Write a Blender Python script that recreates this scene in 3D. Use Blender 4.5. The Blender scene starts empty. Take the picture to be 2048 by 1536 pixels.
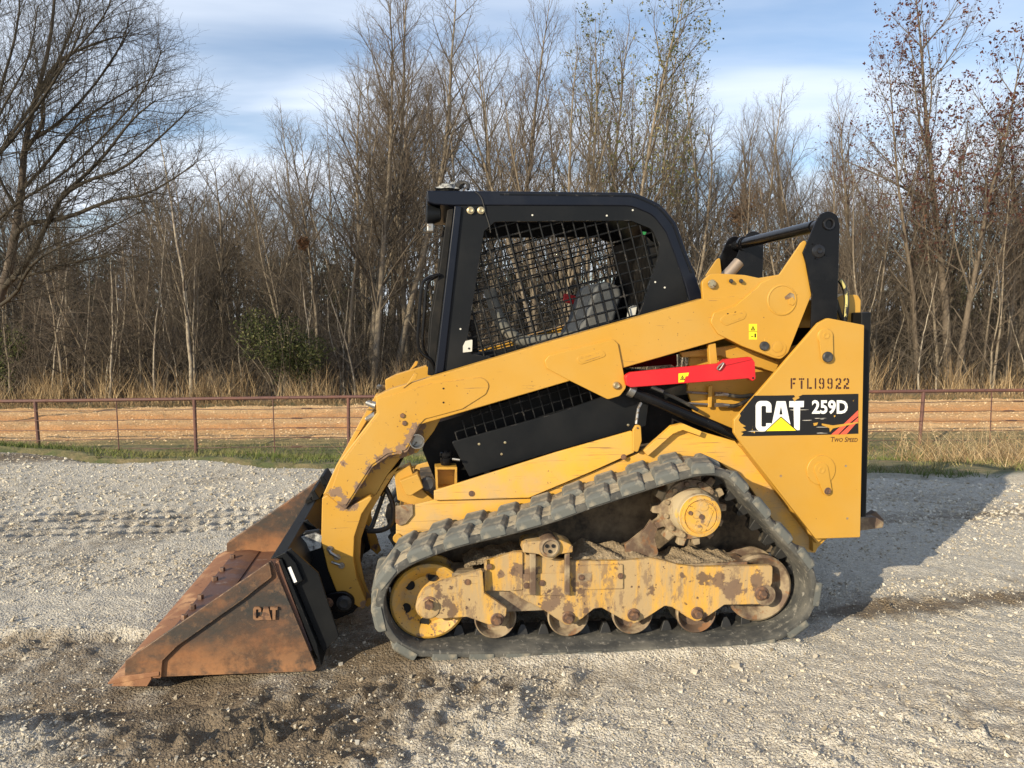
import bpy, bmesh, math, random
import numpy as np
from mathutils import Vector, Matrix

# ------------------------------------------------------------------ camera, sky, sun, exposure
SC = bpy.context.scene
COL = SC.collection
F, CX, CY = 1539.0, 1024.0, 768.0            # focal length and centre of the 2048 px wide photograph
PITCH = math.atan((CY - 640.0) / F)
YAW = math.radians(6.8)
RR = np.array([1.0, 0, 0])
FW = np.array([0, math.cos(PITCH), -math.sin(PITCH)])
UP = np.array([0, math.sin(PITCH), math.cos(PITCH)])
def ray(x, y):
    return RR * ((x - CX) / F) - UP * ((y - CY) / F) + FW
_r = ray(1190, 1315)
ORG = _r * (3.25 / _r[1])
CAMH = -ORG[2]
CAM = np.array([0, 0, CAMH])
ORG = ORG + CAM                              # where the near track meets the ground
EX = np.array([math.cos(YAW), math.sin(YAW), 0])
EY = np.array([-math.sin(YAW), math.cos(YAW), 0])

cd = bpy.data.cameras.new('camera'); cam = bpy.data.objects.new('camera', cd); COL.objects.link(cam)
cam.location = (0, 0, CAMH); cam.rotation_euler = (math.pi / 2 - PITCH, 0, 0)
cd.sensor_width = 36; cd.lens = 36 * F / 2048; cd.clip_start = .05; cd.clip_end = 1200
SC.camera = cam

SUN = Vector((1.84, 2.06, -1.02)).normalized()  # the way the light travels
w = bpy.data.worlds.new('World'); SC.world = w; w.use_nodes = True
nt = w.node_tree; nt.nodes.clear()
def N(nt, t, **k):
    n = nt.nodes.new(t)
    for a, v in k.items():
        if a.startswith('i_'): n.inputs[a[2:].replace('_', ' ')].default_value = v
        else: setattr(n, a, v)
    return n
out = N(nt, 'ShaderNodeOutputWorld'); bg = N(nt, 'ShaderNodeBackground'); bg.inputs[1].default_value = .128
sky = N(nt, 'ShaderNodeTexSky'); sky.sky_type = 'NISHITA'; sky.sun_disc = False
sky.sun_elevation = math.asin(-SUN.z); sky.sun_rotation = math.atan2(-SUN.x, -SUN.y)
sky.air_density = 1.0; sky.dust_density = .6; sky.ozone_density = 3.0
tc = N(nt, 'ShaderNodeTexCoord'); sx = N(nt, 'ShaderNodeSeparateXYZ'); nt.links.new(tc.outputs['Generated'], sx.inputs[0])
# clouds lie on a high plane: direction divided by its height
za = N(nt, 'ShaderNodeMath', operation='MAXIMUM'); za.inputs[1].default_value = .0; nt.links.new(sx.outputs[2], za.inputs[0])
zb = N(nt, 'ShaderNodeMath', operation='ADD'); zb.inputs[1].default_value = .12; nt.links.new(za.outputs[0], zb.inputs[0])
dv = N(nt, 'ShaderNodeVectorMath', operation='DIVIDE'); nt.links.new(tc.outputs['Generated'], dv.inputs[0])
cz = N(nt, 'ShaderNodeCombineXYZ')
for k in range(3): nt.links.new(zb.outputs[0], cz.inputs[k])
nt.links.new(cz.outputs[0], dv.inputs[1])
mp = N(nt, 'ShaderNodeMapping'); mp.inputs['Rotation'].default_value = (0, 0, math.radians(24)); mp.inputs['Scale'].default_value = (.55, 1.25, 0)
mp.inputs['Location'].default_value = (.2, 11.9, 0)
nt.links.new(dv.outputs[0], mp.inputs[0])
nz = N(nt, 'ShaderNodeTexNoise', i_Scale=1.0, i_Detail=6.0, i_Roughness=.5, i_Distortion=.35); nt.links.new(mp.outputs[0], nz.inputs[0])
cr = N(nt, 'ShaderNodeMapRange', interpolation_type='SMOOTHSTEP'); nt.links.new(nz.outputs[0], cr.inputs[0])
cr.inputs[1].default_value = .32; cr.inputs[2].default_value = .63; cr.inputs[3].default_value = .12; cr.inputs[4].default_value = .92
# the veil of cloud is thin: the slanting line of sight low down passes through more of it than the line overhead
pa = N(nt, 'ShaderNodeMath', operation='DIVIDE', use_clamp=True); pa.inputs[0].default_value = .36; nt.links.new(zb.outputs[0], pa.inputs[1])
pm = N(nt, 'ShaderNodeMath', operation='MULTIPLY'); nt.links.new(cr.outputs[0], pm.inputs[0]); nt.links.new(pa.outputs[0], pm.inputs[1])
mx = N(nt, 'ShaderNodeMix', data_type='RGBA'); nt.links.new(pm.outputs[0], mx.inputs[0]); nt.links.new(sky.outputs[0], mx.inputs[6])
mx.inputs[7].default_value = (6.3, 6.8, 7.6, 1)
nt.links.new(mx.outputs[2], bg.inputs[0]); nt.links.new(bg.outputs[0], out.inputs[0])

sl = bpy.data.lights.new('sun', 'SUN'); so = bpy.data.objects.new('sun', sl); COL.objects.link(so)
so.rotation_euler = SUN.to_track_quat('-Z', 'Y').to_euler(); so.location = (-8, -8, 12)
sl.energy = 5.0; sl.angle = math.radians(.53); sl.color = (1.0, .865, .64)
vs = SC.view_settings; vs.view_transform = 'Standard'; vs.look = 'None'; vs.exposure = .38; vs.gamma = 1; vs.use_curve_mapping = False
SC.render.engine = 'CYCLES'; SC.cycles.use_denoising = True; SC.cycles.max_bounces = 6; SC.cycles.transparent_max_bounces = 8

# ------------------------------------------------------------------ helpers: materials
def mk(name, base, rough=.5, metal=0.0, over=(), bump=None, coat=0.0, vary=None, spec=None, edge=None):
    """over: layers of (colour, mask) laid over the base; each a dict: col, s (scale), lo, hi, st (stretch), d, rough, z=(z0,z1), blobs=[(x,z,r)]"""
    m = bpy.data.materials.new(name); m.use_nodes = True; t = m.node_tree; b = t.nodes['Principled BSDF']
    L = t.links.new
    tcn = N(t, 'ShaderNodeTexCoord')
    b.inputs['Metallic'].default_value = metal; b.inputs['Coat Weight'].default_value = coat
    if spec is not None: b.inputs['Specular IOR Level'].default_value = spec
    col = N(t, 'ShaderNodeRGB'); col.outputs[0].default_value = (*base, 1); cur = col.outputs[0]
    rv = N(t, 'ShaderNodeValue'); rv.outputs[0].default_value = rough; cr_ = rv.outputs[0]
    if vary:                                       # slow tone variation (scale, amount)
        n = N(t, 'ShaderNodeTexNoise', i_Scale=vary[0], i_Detail=4.0); L(tcn.outputs['Object'], n.inputs[0])
        mr = N(t, 'ShaderNodeMapRange'); L(n.outputs[0], mr.inputs[0]); mr.inputs[1].default_value = .3; mr.inputs[2].default_value = .7
        mr.inputs[3].default_value = 1 - vary[1]; mr.inputs[4].default_value = 1 + vary[1]
        h = N(t, 'ShaderNodeHueSaturation'); L(mr.outputs[0], h.inputs['Value']); L(cur, h.inputs['Color']); cur = h.outputs[0]
    for k, o in enumerate(over):
        n = N(t, 'ShaderNodeTexNoise', i_Scale=o.get('s', 8), i_Detail=o.get('d', 6.0), i_Roughness=o.get('nr', .6))
        mpn = N(t, 'ShaderNodeMapping'); mpn.inputs['Scale'].default_value = o.get('st', (1, 1, 1)); mpn.inputs['Location'].default_value = (k * 3.7 + o.get('off', 0), 1.3 * k, 2.1 * k)
        mpn.inputs['Rotation'].default_value = o.get('rot', (0, 0, 0))
        L(tcn.outputs['Object'], mpn.inputs[0]); L(mpn.outputs[0], n.inputs[0]); val = n.outputs[0]
        if 'blobs' in o:
            best = None
            for (bx_, bz_, br_) in o['blobs']:
                sub = N(t, 'ShaderNodeVectorMath', operation='MULTIPLY_ADD'); L(tcn.outputs['Object'], sub.inputs[0])
                sub.inputs[1].default_value = (1 / br_, 0, 1 / br_); sub.inputs[2].default_value = (-bx_ / br_, 0, -bz_ / br_)
                ln = N(t, 'ShaderNodeVectorMath', operation='LENGTH'); L(sub.outputs[0], ln.inputs[0])
                if best is None: best = ln.outputs['Value']
                else:
                    mn = N(t, 'ShaderNodeMath', operation='MINIMUM'); L(best, mn.inputs[0]); L(ln.outputs['Value'], mn.inputs[1]); best = mn.outputs[0]
            sb = N(t, 'ShaderNodeMath', operation='MULTIPLY_ADD'); L(best, sb.inputs[0]); sb.inputs[1].default_value = -.25; L(val, sb.inputs[2]); val = sb.outputs[0]
        mr = N(t, 'ShaderNodeMapRange'); L(val, mr.inputs[0]); mr.inputs[1].default_value = o['lo']; mr.inputs[2].default_value = o['hi']; mr.inputs[4].default_value = o.get('a', 1.0)
        f = mr.outputs[0]
        if 'z' in o:
            s_ = N(t, 'ShaderNodeSeparateXYZ'); L(tcn.outputs['Object'], s_.inputs[0])
            mz = N(t, 'ShaderNodeMapRange'); L(s_.outputs[2], mz.inputs[0]); mz.inputs[1].default_value = o['z'][0]; mz.inputs[2].default_value = o['z'][1]
            mu = N(t, 'ShaderNodeMath', operation='MULTIPLY'); L(f, mu.inputs[0]); L(mz.outputs[0], mu.inputs[1]); f = mu.outputs[0]
        mi = N(t, 'ShaderNodeMix', data_type='RGBA'); L(f, mi.inputs[0]); L(cur, mi.inputs[6]); mi.inputs[7].default_value = (*o['col'], 1); cur = mi.outputs[2]
        mf = N(t, 'ShaderNodeMix', data_type='FLOAT'); L(f, mf.inputs[0]); L(cr_, mf.inputs[2]); mf.inputs[3].default_value = o.get('rough', .85); cr_ = mf.outputs[0]
    if edge:                                       # paint rubbed off along the edges (colour, radius, noise threshold)
        bv = N(t, 'ShaderNodeBevel', samples=4); bv.inputs['Radius'].default_value = edge[1]; gm = N(t, 'ShaderNodeNewGeometry')
        dt = N(t, 'ShaderNodeVectorMath', operation='DOT_PRODUCT'); L(bv.outputs[0], dt.inputs[0]); L(gm.outputs['Normal'], dt.inputs[1])
        em = N(t, 'ShaderNodeMapRange'); L(dt.outputs['Value'], em.inputs[0]); em.inputs[1].default_value = .995; em.inputs[2].default_value = .86
        n = N(t, 'ShaderNodeTexNoise', i_Scale=22.0, i_Detail=7.0, i_Roughness=.7); L(tcn.outputs['Object'], n.inputs[0])
        nm = N(t, 'ShaderNodeMapRange'); L(n.outputs[0], nm.inputs[0]); nm.inputs[1].default_value = edge[2]; nm.inputs[2].default_value = edge[2] + .08
        mu = N(t, 'ShaderNodeMath', operation='MULTIPLY'); L(em.outputs[0], mu.inputs[0]); L(nm.outputs[0], mu.inputs[1])
        mi = N(t, 'ShaderNodeMix', data_type='RGBA'); L(mu.outputs[0], mi.inputs[0]); L(cur, mi.inputs[6]); mi.inputs[7].default_value = (*edge[0], 1); cur = mi.outputs[2]
    L(cur, b.inputs['Base Color']); L(cr_, b.inputs['Roughness'])
    if bump:
        n = N(t, 'ShaderNodeTexNoise', i_Scale=bump[0], i_Detail=5.0, i_Roughness=.6); L(tcn.outputs['Object'], n.inputs[0])
        bp = N(t, 'ShaderNodeBump'); bp.inputs['Strength'].default_value = bump[1]; bp.inputs['Distance'].default_value = bump[2] if len(bump) > 2 else .01
        L(n.outputs[0], bp.inputs['Height']); L(bp.outputs[0], b.inputs['Normal'])
    return m

def P(px, py, Y):
    """a pixel of the photograph on the lengthwise plane Y metres in from the near track's outer face -> machine X, Z"""
    r = ray(px, py); t = (Y - np.dot(CAM - ORG, EY)) / np.dot(r, EY); q = CAM + r * t
    return float(np.dot(q - ORG, EX)), float(q[2])
YEL_BLOBS = [P(x, y, .32) + (r,) for x, y, r in ((690, 1008, .055), (672, 985, .04), (742, 940, .05), (718, 975, .03), (778, 912, .05), (688, 925, .022), (826, 876, .06), (810, 903, .06), (708, 1012, .035), (838, 855, .04), (760, 922, .04), (663, 1190, .03), (728, 1210, .03))]
UNDER_BLOBS = [P(x, y, .07) + (r,) for x, y, r in ((1470, 1178, .07), (1515, 1165, .06), (1440, 1160, .05), (1105, 1196, .06), (1140, 1215, .05), (1060, 1150, .04), (1030, 1140, .05), (1010, 1232, .03), (1168, 1155, .03), (1000, 1150, .03))]
Y0 = (.50, .265, .030)
dust = dict(col=(.46, .31, .10), s=2.2, lo=.40, hi=.75, a=.42, rough=.8)
specks = dict(col=(.13, .07, .03), s=55, lo=.69, hi=.72, d=3.0, rough=.8)
scr = dict(col=(.20, .115, .05), s=30, lo=.67, hi=.70, st=(.16, 1, 3.4), d=4.0, rot=(0, .5, 0), a=.8)
MAT = {}
MAT['yellow'] = mk('yellow_paint', Y0, .42, over=[dust, dict(specks, lo=.715, hi=.74)], bump=(160, .06, .002), vary=(3, .04), edge=((.16, .09, .05), .005, .56))
MAT['yellow_worn'] = mk('worn_yellow_paint', Y0, .45, over=[dust, specks, scr, dict(col=(.235, .15, .095), s=24, lo=.33, hi=.355, d=9, nr=.7, blobs=YEL_BLOBS, rough=.9), dict(col=(.10, .065, .05), s=40, lo=.42, hi=.5, a=.7, blobs=YEL_BLOBS)], bump=(120, .1, .002), vary=(3, .05), edge=((.15, .085, .05), .007, .50))
MAT['yellow_scratched'] = mk('scratched_yellow_paint', (.70, .37, .04), .5, over=[dict(dust, a=.6), specks, dict(scr, lo=.685, hi=.70, s=30, st=(.10, 1, 5), rot=(0, .30, 0), d=2.5, a=.7), dict(scr, lo=.695, hi=.71, s=44, st=(.10, 1, 5), rot=(0, .75, 0), d=2.5, a=.7), dict(scr, lo=.69, hi=.705, s=50, st=(.10, 1, 5), rot=(0, -.25, 0), d=2.5, a=.7), dict(col=(.42, .31, .17), s=6, lo=.40, hi=.62, a=.75, rough=.9, z=(1.02, .62), d=8), dict(scr, lo=.665, hi=.685, s=26, st=(.10, 1, 5), rot=(0, .36, 0), d=2.5, a=.8)], bump=(120, .12, .002), vary=(4, .07), edge=((.16, .09, .05), .006, .52))
MAT['yellow_mud'] = mk('muddy_yellow_paint', (.58, .32, .05), .6, over=[dict(col=(.37, .275, .155), s=5, lo=.40, hi=.54, st=(2.8, 1, .45), d=9, nr=.75, a=.85, rough=.95), dict(col=(.22, .15, .09), s=9, lo=.53, hi=.58, st=(1.6, 1, .7), d=9, nr=.75, a=.8, rough=.95), dict(col=(.155, .10, .07), s=16, lo=.31, hi=.36, d=9, nr=.7, blobs=UNDER_BLOBS, rough=.9, a=.9), dict(col=(.12, .075, .05), s=9, lo=.60, hi=.63, rough=.9, a=.9), dict(col=(.10, .06, .04), s=36, lo=.64, hi=.67), dict(scr, s=18)], bump=(60, .3, .004), vary=(6, .1), edge=((.13, .08, .055), .009, .45))
MAT['hub'] = mk('hub_yellow_paint', (.60, .33, .045), .5, over=[dict(col=(.40, .29, .15), s=9, lo=.44, hi=.62, d=9, nr=.72, a=.85), dict(col=(.20, .13, .08), s=22, lo=.6, hi=.65, d=8), dict(specks, lo=.64, hi=.68)], bump=(90, .2, .003), edge=((.16, .10, .06), .006, .48))
MAT['black'] = mk('black_paint', (.006, .007, .0085), .45, spec=.2, over=[dict(col=(.10, .095, .085), s=3.5, lo=.45, hi=.8, a=.10, rough=.7), dict(col=(.18, .16, .13), s=90, lo=.73, hi=.76, a=.7)], bump=(220, .06, .002), edge=((.11, .10, .09), .005, .54))
MAT['black_gloss'] = mk('glossy_black_paint', (.005, .005, .006), .15, spec=.2, over=[dict(col=(.09, .085, .08), s=6, lo=.5, hi=.8, a=.12, rough=.5), dict(col=(.2, .18, .15), s=110, lo=.74, hi=.77)], bump=(90, .05, .002), edge=((.14, .13, .12), .004, .55))
MAT['black_matte'] = mk('dusty_black_steel', (.009, .009, .009), .6, spec=.18, over=[dict(col=(.12, .10, .08), s=5, lo=.48, hi=.8, a=.3, rough=.9), dict(col=(.3, .28, .25), s=60, lo=.72, hi=.75)], bump=(80, .15, .003))
MAT['cab_rim'] = mk('blue_black_cab_paint', (.005, .007, .014), .28, spec=.25, over=[dict(col=(.10, .10, .10), s=4, lo=.5, hi=.8, a=.10, rough=.6)], bump=(160, .04, .002))
MAT['rubber'] = mk('dusty_rubber', (.045, .046, .044), .8, over=[dict(col=(.18, .168, .14), s=7, lo=.42, hi=.64, a=.55, rough=.95), dict(col=(.30, .275, .225), s=30, lo=.56, hi=.70, a=.6), dict(col=(.33, .31, .27), s=22, lo=.66, hi=.68, st=(3, 1, .5), d=3, a=.6)], bump=(70, .35, .004))
MAT['lug'] = mk('grey_dusty_lug_rubber', (.115, .12, .110), .85, over=[dict(col=(.30, .265, .20), s=14, lo=.48, hi=.62, a=.75, rough=.95), dict(col=(.07, .07, .07), s=40, lo=.58, hi=.66, a=.6)], bump=(50, .4, .004))
MAT['belt_dust'] = mk('dirt_packed_rubber', (.30, .255, .18), .95, over=[dict(col=(.09, .085, .075), s=16, lo=.5, hi=.62, d=8, a=.8), dict(col=(.40, .35, .26), s=40, lo=.56, hi=.66)], bump=(60, .6, .006))
MAT['rust'] = mk('rusty_steel', (.105, .052, .026), .68, over=[dict(col=(.23, .098, .04), s=5.5, lo=.50, hi=.64, d=8, nr=.7, a=.9), dict(col=(.045, .036, .029), s=4, lo=.44, hi=.58, d=8, nr=.65, st=(.7, 1, 1.6), rough=.6), dict(col=(.024, .027, .027), s=3.5, lo=.42, hi=.60, d=9, nr=.75, z=(.06, .36), a=.9, rough=.5), dict(col=(.15, .085, .045), s=24, lo=.54, hi=.64, d=8, nr=.75, a=.7), dict(col=(.33, .155, .065), s=7, lo=.47, hi=.60, d=8, nr=.7, z=(.17, .02), a=.85), dict(col=(.40, .33, .25), s=42, lo=.68, hi=.72, st=(.4, 1, 1.4), a=.7)], bump=(60, .3, .004), edge=((.34, .20, .11), .007, .46))
MAT['rust_floor'] = mk('scraped_rusty_steel', (.15, .075, .05), .45, metal=.3, over=[dict(col=(.21, .10, .05), s=5, lo=.48, hi=.62, d=8, a=.9), dict(col=(.065, .045, .045), s=3, lo=.46, hi=.62, st=(1, .5, 1)), dict(col=(.5, .42, .36), s=30, lo=.66, hi=.7, st=(.3, 2, 1), a=.7)], bump=(60, .25, .004))
MAT['rust_edge'] = mk('orange_rust_edge', (.25, .115, .055), .7, over=[dict(col=(.50, .28, .14), s=9, lo=.5, hi=.65, a=.8), dict(col=(.15, .07, .04), s=14, lo=.58, hi=.66)], bump=(80, .3, .004))
MAT['iron'] = mk('rusty_brown_iron', (.13, .085, .058), .7, metal=.2, over=[dict(col=(.38, .30, .19), s=9, lo=.42, hi=.58, a=.9, rough=.95), dict(col=(.24, .115, .05), s=16, lo=.57, hi=.64, a=.8)], bump=(70, .3, .004))
MAT['bolt'] = mk('brown_bolt_steel', (.15, .095, .07), .55, metal=.5, over=[dict(col=(.25, .14, .08), s=40, lo=.5, hi=.6)])
MAT['zinc'] = mk('zinc_bolt', (.52, .44, .27), .35, metal=.8, over=[dict(col=(.2, .15, .1), s=60, lo=.55, hi=.65)])
MAT['steel'] = mk('grey_steel', (.34, .33, .31), .35, metal=.85, over=[dict(col=(.2, .16, .12), s=40, lo=.54, hi=.64)])
MAT['dark'] = mk('dark_rubber_plug', (.03, .031, .033), .5, over=[dict(col=(.12, .11, .1), s=30, lo=.5, hi=.7, a=.5)])
MAT['ring'] = mk('polished_black_ring', (.03, .03, .032), .22, metal=.6)
MAT['hub_dust'] = mk('dust_caked_casting', (.40, .32, .20), .9, over=[dict(col=(.20, .13, .08), s=14, lo=.52, hi=.64), dict(col=(.55, .36, .08), s=8, lo=.60, hi=.68)], bump=(60, .4, .004))
MAT['letter_rust'] = mk('scuffed_rust', (.23, .12, .06), .6, over=[dict(col=(.10, .055, .035), s=30, lo=.52, hi=.6)])
MAT['hull'] = mk('shade_dark_muddy_hull', (.035, .027, .019), .8, over=[dict(col=(.26, .19, .115), s=6, lo=.40, hi=.62, d=9, nr=.7, a=.8, rough=.95)], bump=(40, .4, .01))  # dark base paints in the belt's shadow; the brown layer is mud
MAT['hole'] = mk('open_hole', (.006, .006, .006), .9)
MAT['red'] = mk('red_paint', (.62, .012, .018), .38, over=[dict(col=(.35, .02, .02), s=6, lo=.5, hi=.75, a=.5), dict(specks, lo=.72, hi=.75)], bump=(120, .05, .002), edge=((.20, .03, .03), .005, .52))
MAT['mud'] = mk('dried_mud', (.30, .23, .145), .95, over=[dict(col=(.25, .19, .12), s=18, lo=.5, hi=.65), dict(col=(.48, .40, .28), s=40, lo=.6, hi=.7)], bump=(60, .8, .02))
MAT['hose'] = mk('black_hose_rubber', (.018, .018, .018), .55, over=[dict(col=(.15, .12, .08), s=25, lo=.55, hi=.7, a=.5)])
MAT['seat'] = mk('grey_seat_vinyl', (.05, .056, .062), .6, over=[dict(col=(.17, .16, .14), s=6, lo=.5, hi=.7, a=.5)], bump=(30, .3, .01))
MAT['bar'] = mk('grey_padded_bar', (.13, .13, .115), .7, over=[dict(col=(.24, .21, .16), s=9, lo=.5, hi=.7, a=.6)])
MAT['white'] = mk('white_print', (.80, .80, .77), .45, over=[dict(col=(.3, .28, .25), s=60, lo=.68, hi=.71)])
MAT['decal'] = mk('scratched_black_decal', (.008, .008, .009), .30, over=[dict(col=(.55, .52, .45), s=16, lo=.665, hi=.675, st=(.22, 1, 2.6), rot=(0, .8, 0), d=3.0), dict(col=(.5, .47, .42), s=14, lo=.68, hi=.69, st=(.25, 1, 2.5), rot=(0, -.6, 0), d=3.0), dict(col=(.66, .37, .05), s=26, lo=.71, hi=.72)])
MAT['decal_red'] = mk('faded_red_decal', (.72, .10, .055), .45, over=[dict(col=(.62, .40, .2), s=18, lo=.66, hi=.68, st=(.3, 1, 2))])
MAT['decal_yellow'] = mk('bright_yellow_decal', (.85, .70, .02), .4)
MAT['print'] = mk('dark_brown_stencil_paint', (.055, .017, .010), .7, over=[dict(col=(.5, .25, .03), s=60, lo=.66, hi=.7)])
MAT['rag'] = mk('grey_white_rag', (.42, .42, .39), .9, over=[dict(col=(.10, .10, .10), s=22, lo=.5, hi=.6)], bump=(40, .8, .02))
MAT['beige'] = mk('heat_stained_pipe', (.34, .27, .21), .5, metal=.5)
MAT['tape'] = mk('dusty_white_plastic', (.55, .54, .48), .5)
MAT['lens'] = mk('dusty_lamp_glass', (.25, .25, .24), .15)
MAT['green'] = mk('green_sticker', (.012, .16, .035), .5)
MAT['sleeve'] = mk('pale_yellow_hose_sleeve', (.50, .44, .16), .6, over=[dict(col=(.03, .03, .03), s=30, lo=.5, hi=.54)])

# ------------------------------------------------------------------ helpers: geometry
def rounded(pts, n=5):
    """corner points (x, y[, r]) -> polygon with arcs at the corners that carry a radius"""
    res = []; k = len(pts)
    for i, p in enumerate(pts):
        if len(p) < 3: res.append((p[0], p[1])); continue
        a = Vector(pts[i - 1][:2]); b = Vector(p[:2]); c = Vector(pts[(i + 1) % k][:2]); r = p[2]
        u = (a - b).normalized(); v = (c - b).normalized(); ang = u.angle(v)
        d = min(r / max(math.tan(ang / 2), .05), (a - b).length * .49, (c - b).length * .49); r2 = d * math.tan(ang / 2)
        cen = b + (u + v).normalized() * (r2 / math.sin(ang / 2)); s = b + u * d; e = b + v * d
        a0 = math.atan2(s.y - cen.y, s.x - cen.x); a1 = math.atan2(e.y - cen.y, e.x - cen.x); da = (a1 - a0 + math.pi) % (2 * math.pi) - math.pi
        m = max(2, int(n * abs(da) / 1.2) + 1)
        for j in range(m + 1): res.append((cen.x + r2 * math.cos(a0 + da * j / m), cen.y + r2 * math.sin(a0 + da * j / m)))
    return res
def px2(pts, Y): return [P(x, y, Y) for x, y in rounded(pts)]

class MB:
    """collects shapes into one mesh"""
    def __init__(s): s.v = []; s.f = []
    def add(s, v, f):
        b = len(s.v); s.v += [tuple(q) for q in v]; s.f += [tuple(b + i for i in q) for q in f]; return s
    def prism(s, pts, y0, y1, holes=(), px=True, Yt=None):
        """outline in X-Z (photo pixels traced on plane Yt) pushed from y0 to y1"""
        Yt = y0 if Yt is None else Yt
        loop = px2(pts, Yt) if px else rounded(pts)
        if not holes:
            n = len(loop)
            area = sum(loop[i][0] * loop[(i + 1) % n][1] - loop[(i + 1) % n][0] * loop[i][1] for i in range(n))
            if area < 0: loop = loop[::-1]
            v = [(x, y0, z) for x, z in loop] + [(x, y1, z) for x, z in loop]
            f = [tuple(range(n)), tuple(range(2 * n - 1, n - 1, -1))] + [(i, i + n, (i + 1) % n + n, (i + 1) % n) for i in range(n)]
            if y1 < y0: f = [q[::-1] for q in f]
            return s.add(v, f)
        bm = bmesh.new(); eds = []
        for lp in [loop] + [(px2(h, Yt) if px else rounded(h)) for h in holes]:
            vs_ = [bm.verts.new((x, y0, z)) for x, z in lp]
            eds += [bm.edges.new((vs_[i], vs_[(i + 1) % len(vs_)])) for i in range(len(vs_))]
        g = bmesh.ops.triangle_fill(bm, use_beauty=True, use_dissolve=False, edges=eds, normal=(0, -1, 0))
        fs = [e for e in g['geom'] if isinstance(e, bmesh.types.BMFace)]
        r = bmesh.ops.extrude_face_region(bm, geom=fs)
        bmesh.ops.translate(bm, vec=(0, y1 - y0, 0), verts=[e for e in r['geom'] if isinstance(e, bmesh.types.BMVert)])
        bmesh.ops.recalc_face_normals(bm, faces=bm.faces)
        bm.verts.index_update()
        s.add([q.co[:] for q in bm.verts], [[q.index for q in fc.verts] for fc in bm.faces]); bm.free(); return s
    def lathe(s, cx, cz, prof, n=32, closed=True):
        """profile of (radius, y) turned round the lengthwise-crossing axis at X=cx, Z=cz"""
        v = []; f = []; m = len(prof)
        for r, y in prof:
            for j in range(n):
                a = 2 * math.pi * j / n; v.append((cx + r * math.cos(a), y, cz + r * math.sin(a)))
        for i in range(m - 1):
            for j in range(n): f.append((i * n + j, i * n + (j + 1) % n, (i + 1) * n + (j + 1) % n, (i + 1) * n + j))
        if closed:
            f.append(tuple(range(n - 1, -1, -1))); f.append(tuple((m - 1) * n + j for j in range(n)))
        return s.add(v, f)
    def cyl(s, cx, cz, r, y0, y1, n=24): return s.lathe(cx, cz, [(r, y0), (r, y1)], n)
    def hexa(s, cx, cz, r, y0, y1, rot=.3):
        v = []; 
        for y, k in ((y1, 1), (y0 + (y1 - y0) * .15, 1), (y0, .88)):
            v += [(cx + r * k * math.cos(rot + j * math.pi / 3), y, cz + r * k * math.sin(rot + j * math.pi / 3)) for j in range(6)]
        f = [(i * 6 + j, (i + 1) * 6 + j, (i + 1) * 6 + (j + 1) % 6, i * 6 + (j + 1) % 6) for i in range(2) for j in range(6)]
        return s.add(v, f + [tuple(12 + j for j in range(6))])
    def box(s, x0, x1, y0, y1, z0, z1):
        v = [(x, y, z) for z in (z0, z1) for y in (y0, y1) for x in (x0, x1)]
        return s.add(v, [(0, 2, 3, 1), (4, 5, 7, 6), (0, 1, 5, 4), (2, 6, 7, 3), (0, 4, 6, 2), (1, 3, 7, 5)])
    def tube(s, pts, r, n=8, caps=True, smooth=0):
        pts = [Vector(p) for p in pts]
        for _ in range(smooth):
            q = [pts[0]]
            for a, b in zip(pts, pts[1:]): q += [a * .75 + b * .25, a * .25 + b * .75]
            pts = q + [pts[-1]]
        k = len(pts); rs = r if isinstance(r, (list, tuple)) else [r] * k
        t0 = (pts[1] - pts[0]).normalized(); u = t0.orthogonal().normalized(); v = []; f = []
        for i, p in enumerate(pts):
            t = (pts[min(i + 1, k - 1)] - pts[max(i - 1, 0)]).normalized(); u = (u - t * u.dot(t)).normalized(); w_ = t.cross(u)
            for j in range(n):
                a = 2 * math.pi * j / n; v.append(p + (u * math.cos(a) + w_ * math.sin(a)) * rs[min(i, len(rs) - 1)])
        for i in range(k - 1):
            for j in range(n): f.append((i * n + j, i * n + (j + 1) % n, (i + 1) * n + (j + 1) % n, (i + 1) * n + j))
        if caps: f.append(tuple(range(n - 1, -1, -1))); f.append(tuple((k - 1) * n + j for j in range(n)))
        return s.add(v, f)
    def build(s, name, mat, parent=None, bevel=0.0, smooth=True, seg=2, ang=35):
        me = bpy.data.meshes.new(name); me.from_pydata(s.v, [], s.f); me.validate(); me.update()
        o = bpy.data.objects.new(name, me); COL.objects.link(o)
        if mat: me.materials.append(MAT[mat] if isinstance(mat, str) else mat)
        if smooth and len(me.polygons):
            me.polygons.foreach_set('use_smooth', [True] * len(me.polygons)); me.set_sharp_from_angle(angle=math.radians(ang))
        if parent: o.parent = parent
        if bevel:
            b = o.modifiers.new('edge', 'BEVEL'); b.width = bevel; b.segments = seg; b.limit_method = 'ANGLE'; b.angle_limit = math.radians(40); b.harden_normals = True
        return o
def prism(name, pts, y0, y1, mat, parent, bevel=.003, holes=(), **k): return MB().prism(pts, y0, y1, holes).build(name, mat, parent, bevel, **k)
def empty(name, loc, rz=0):
    o = bpy.data.objects.new(name, None); COL.objects.link(o); o.location = loc; o.rotation_euler = (0, 0, rz); o.empty_display_size = .2; return o
def tag(o, label, cat=None, group=None, kind=None):
    if label: o['label'] = label
    if cat: o['category'] = cat
    if group: o['group'] = group
    if kind: o['kind'] = kind
    return o
def copy_tree(o, parent=None, top=True):
    c = o.copy(); COL.objects.link(c)
    if parent: c.parent = parent
    for ch in list(o.children): copy_tree(ch, c, False)
    return c
WID = 1.676
def mirror(o, parent, label=None):
    """the same part on the far side of the machine"""
    c = copy_tree(o, parent); c.location = (0, WID, 0); c.scale = (1, -1, 1)
    if label: c['label'] = label
    return c
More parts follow.
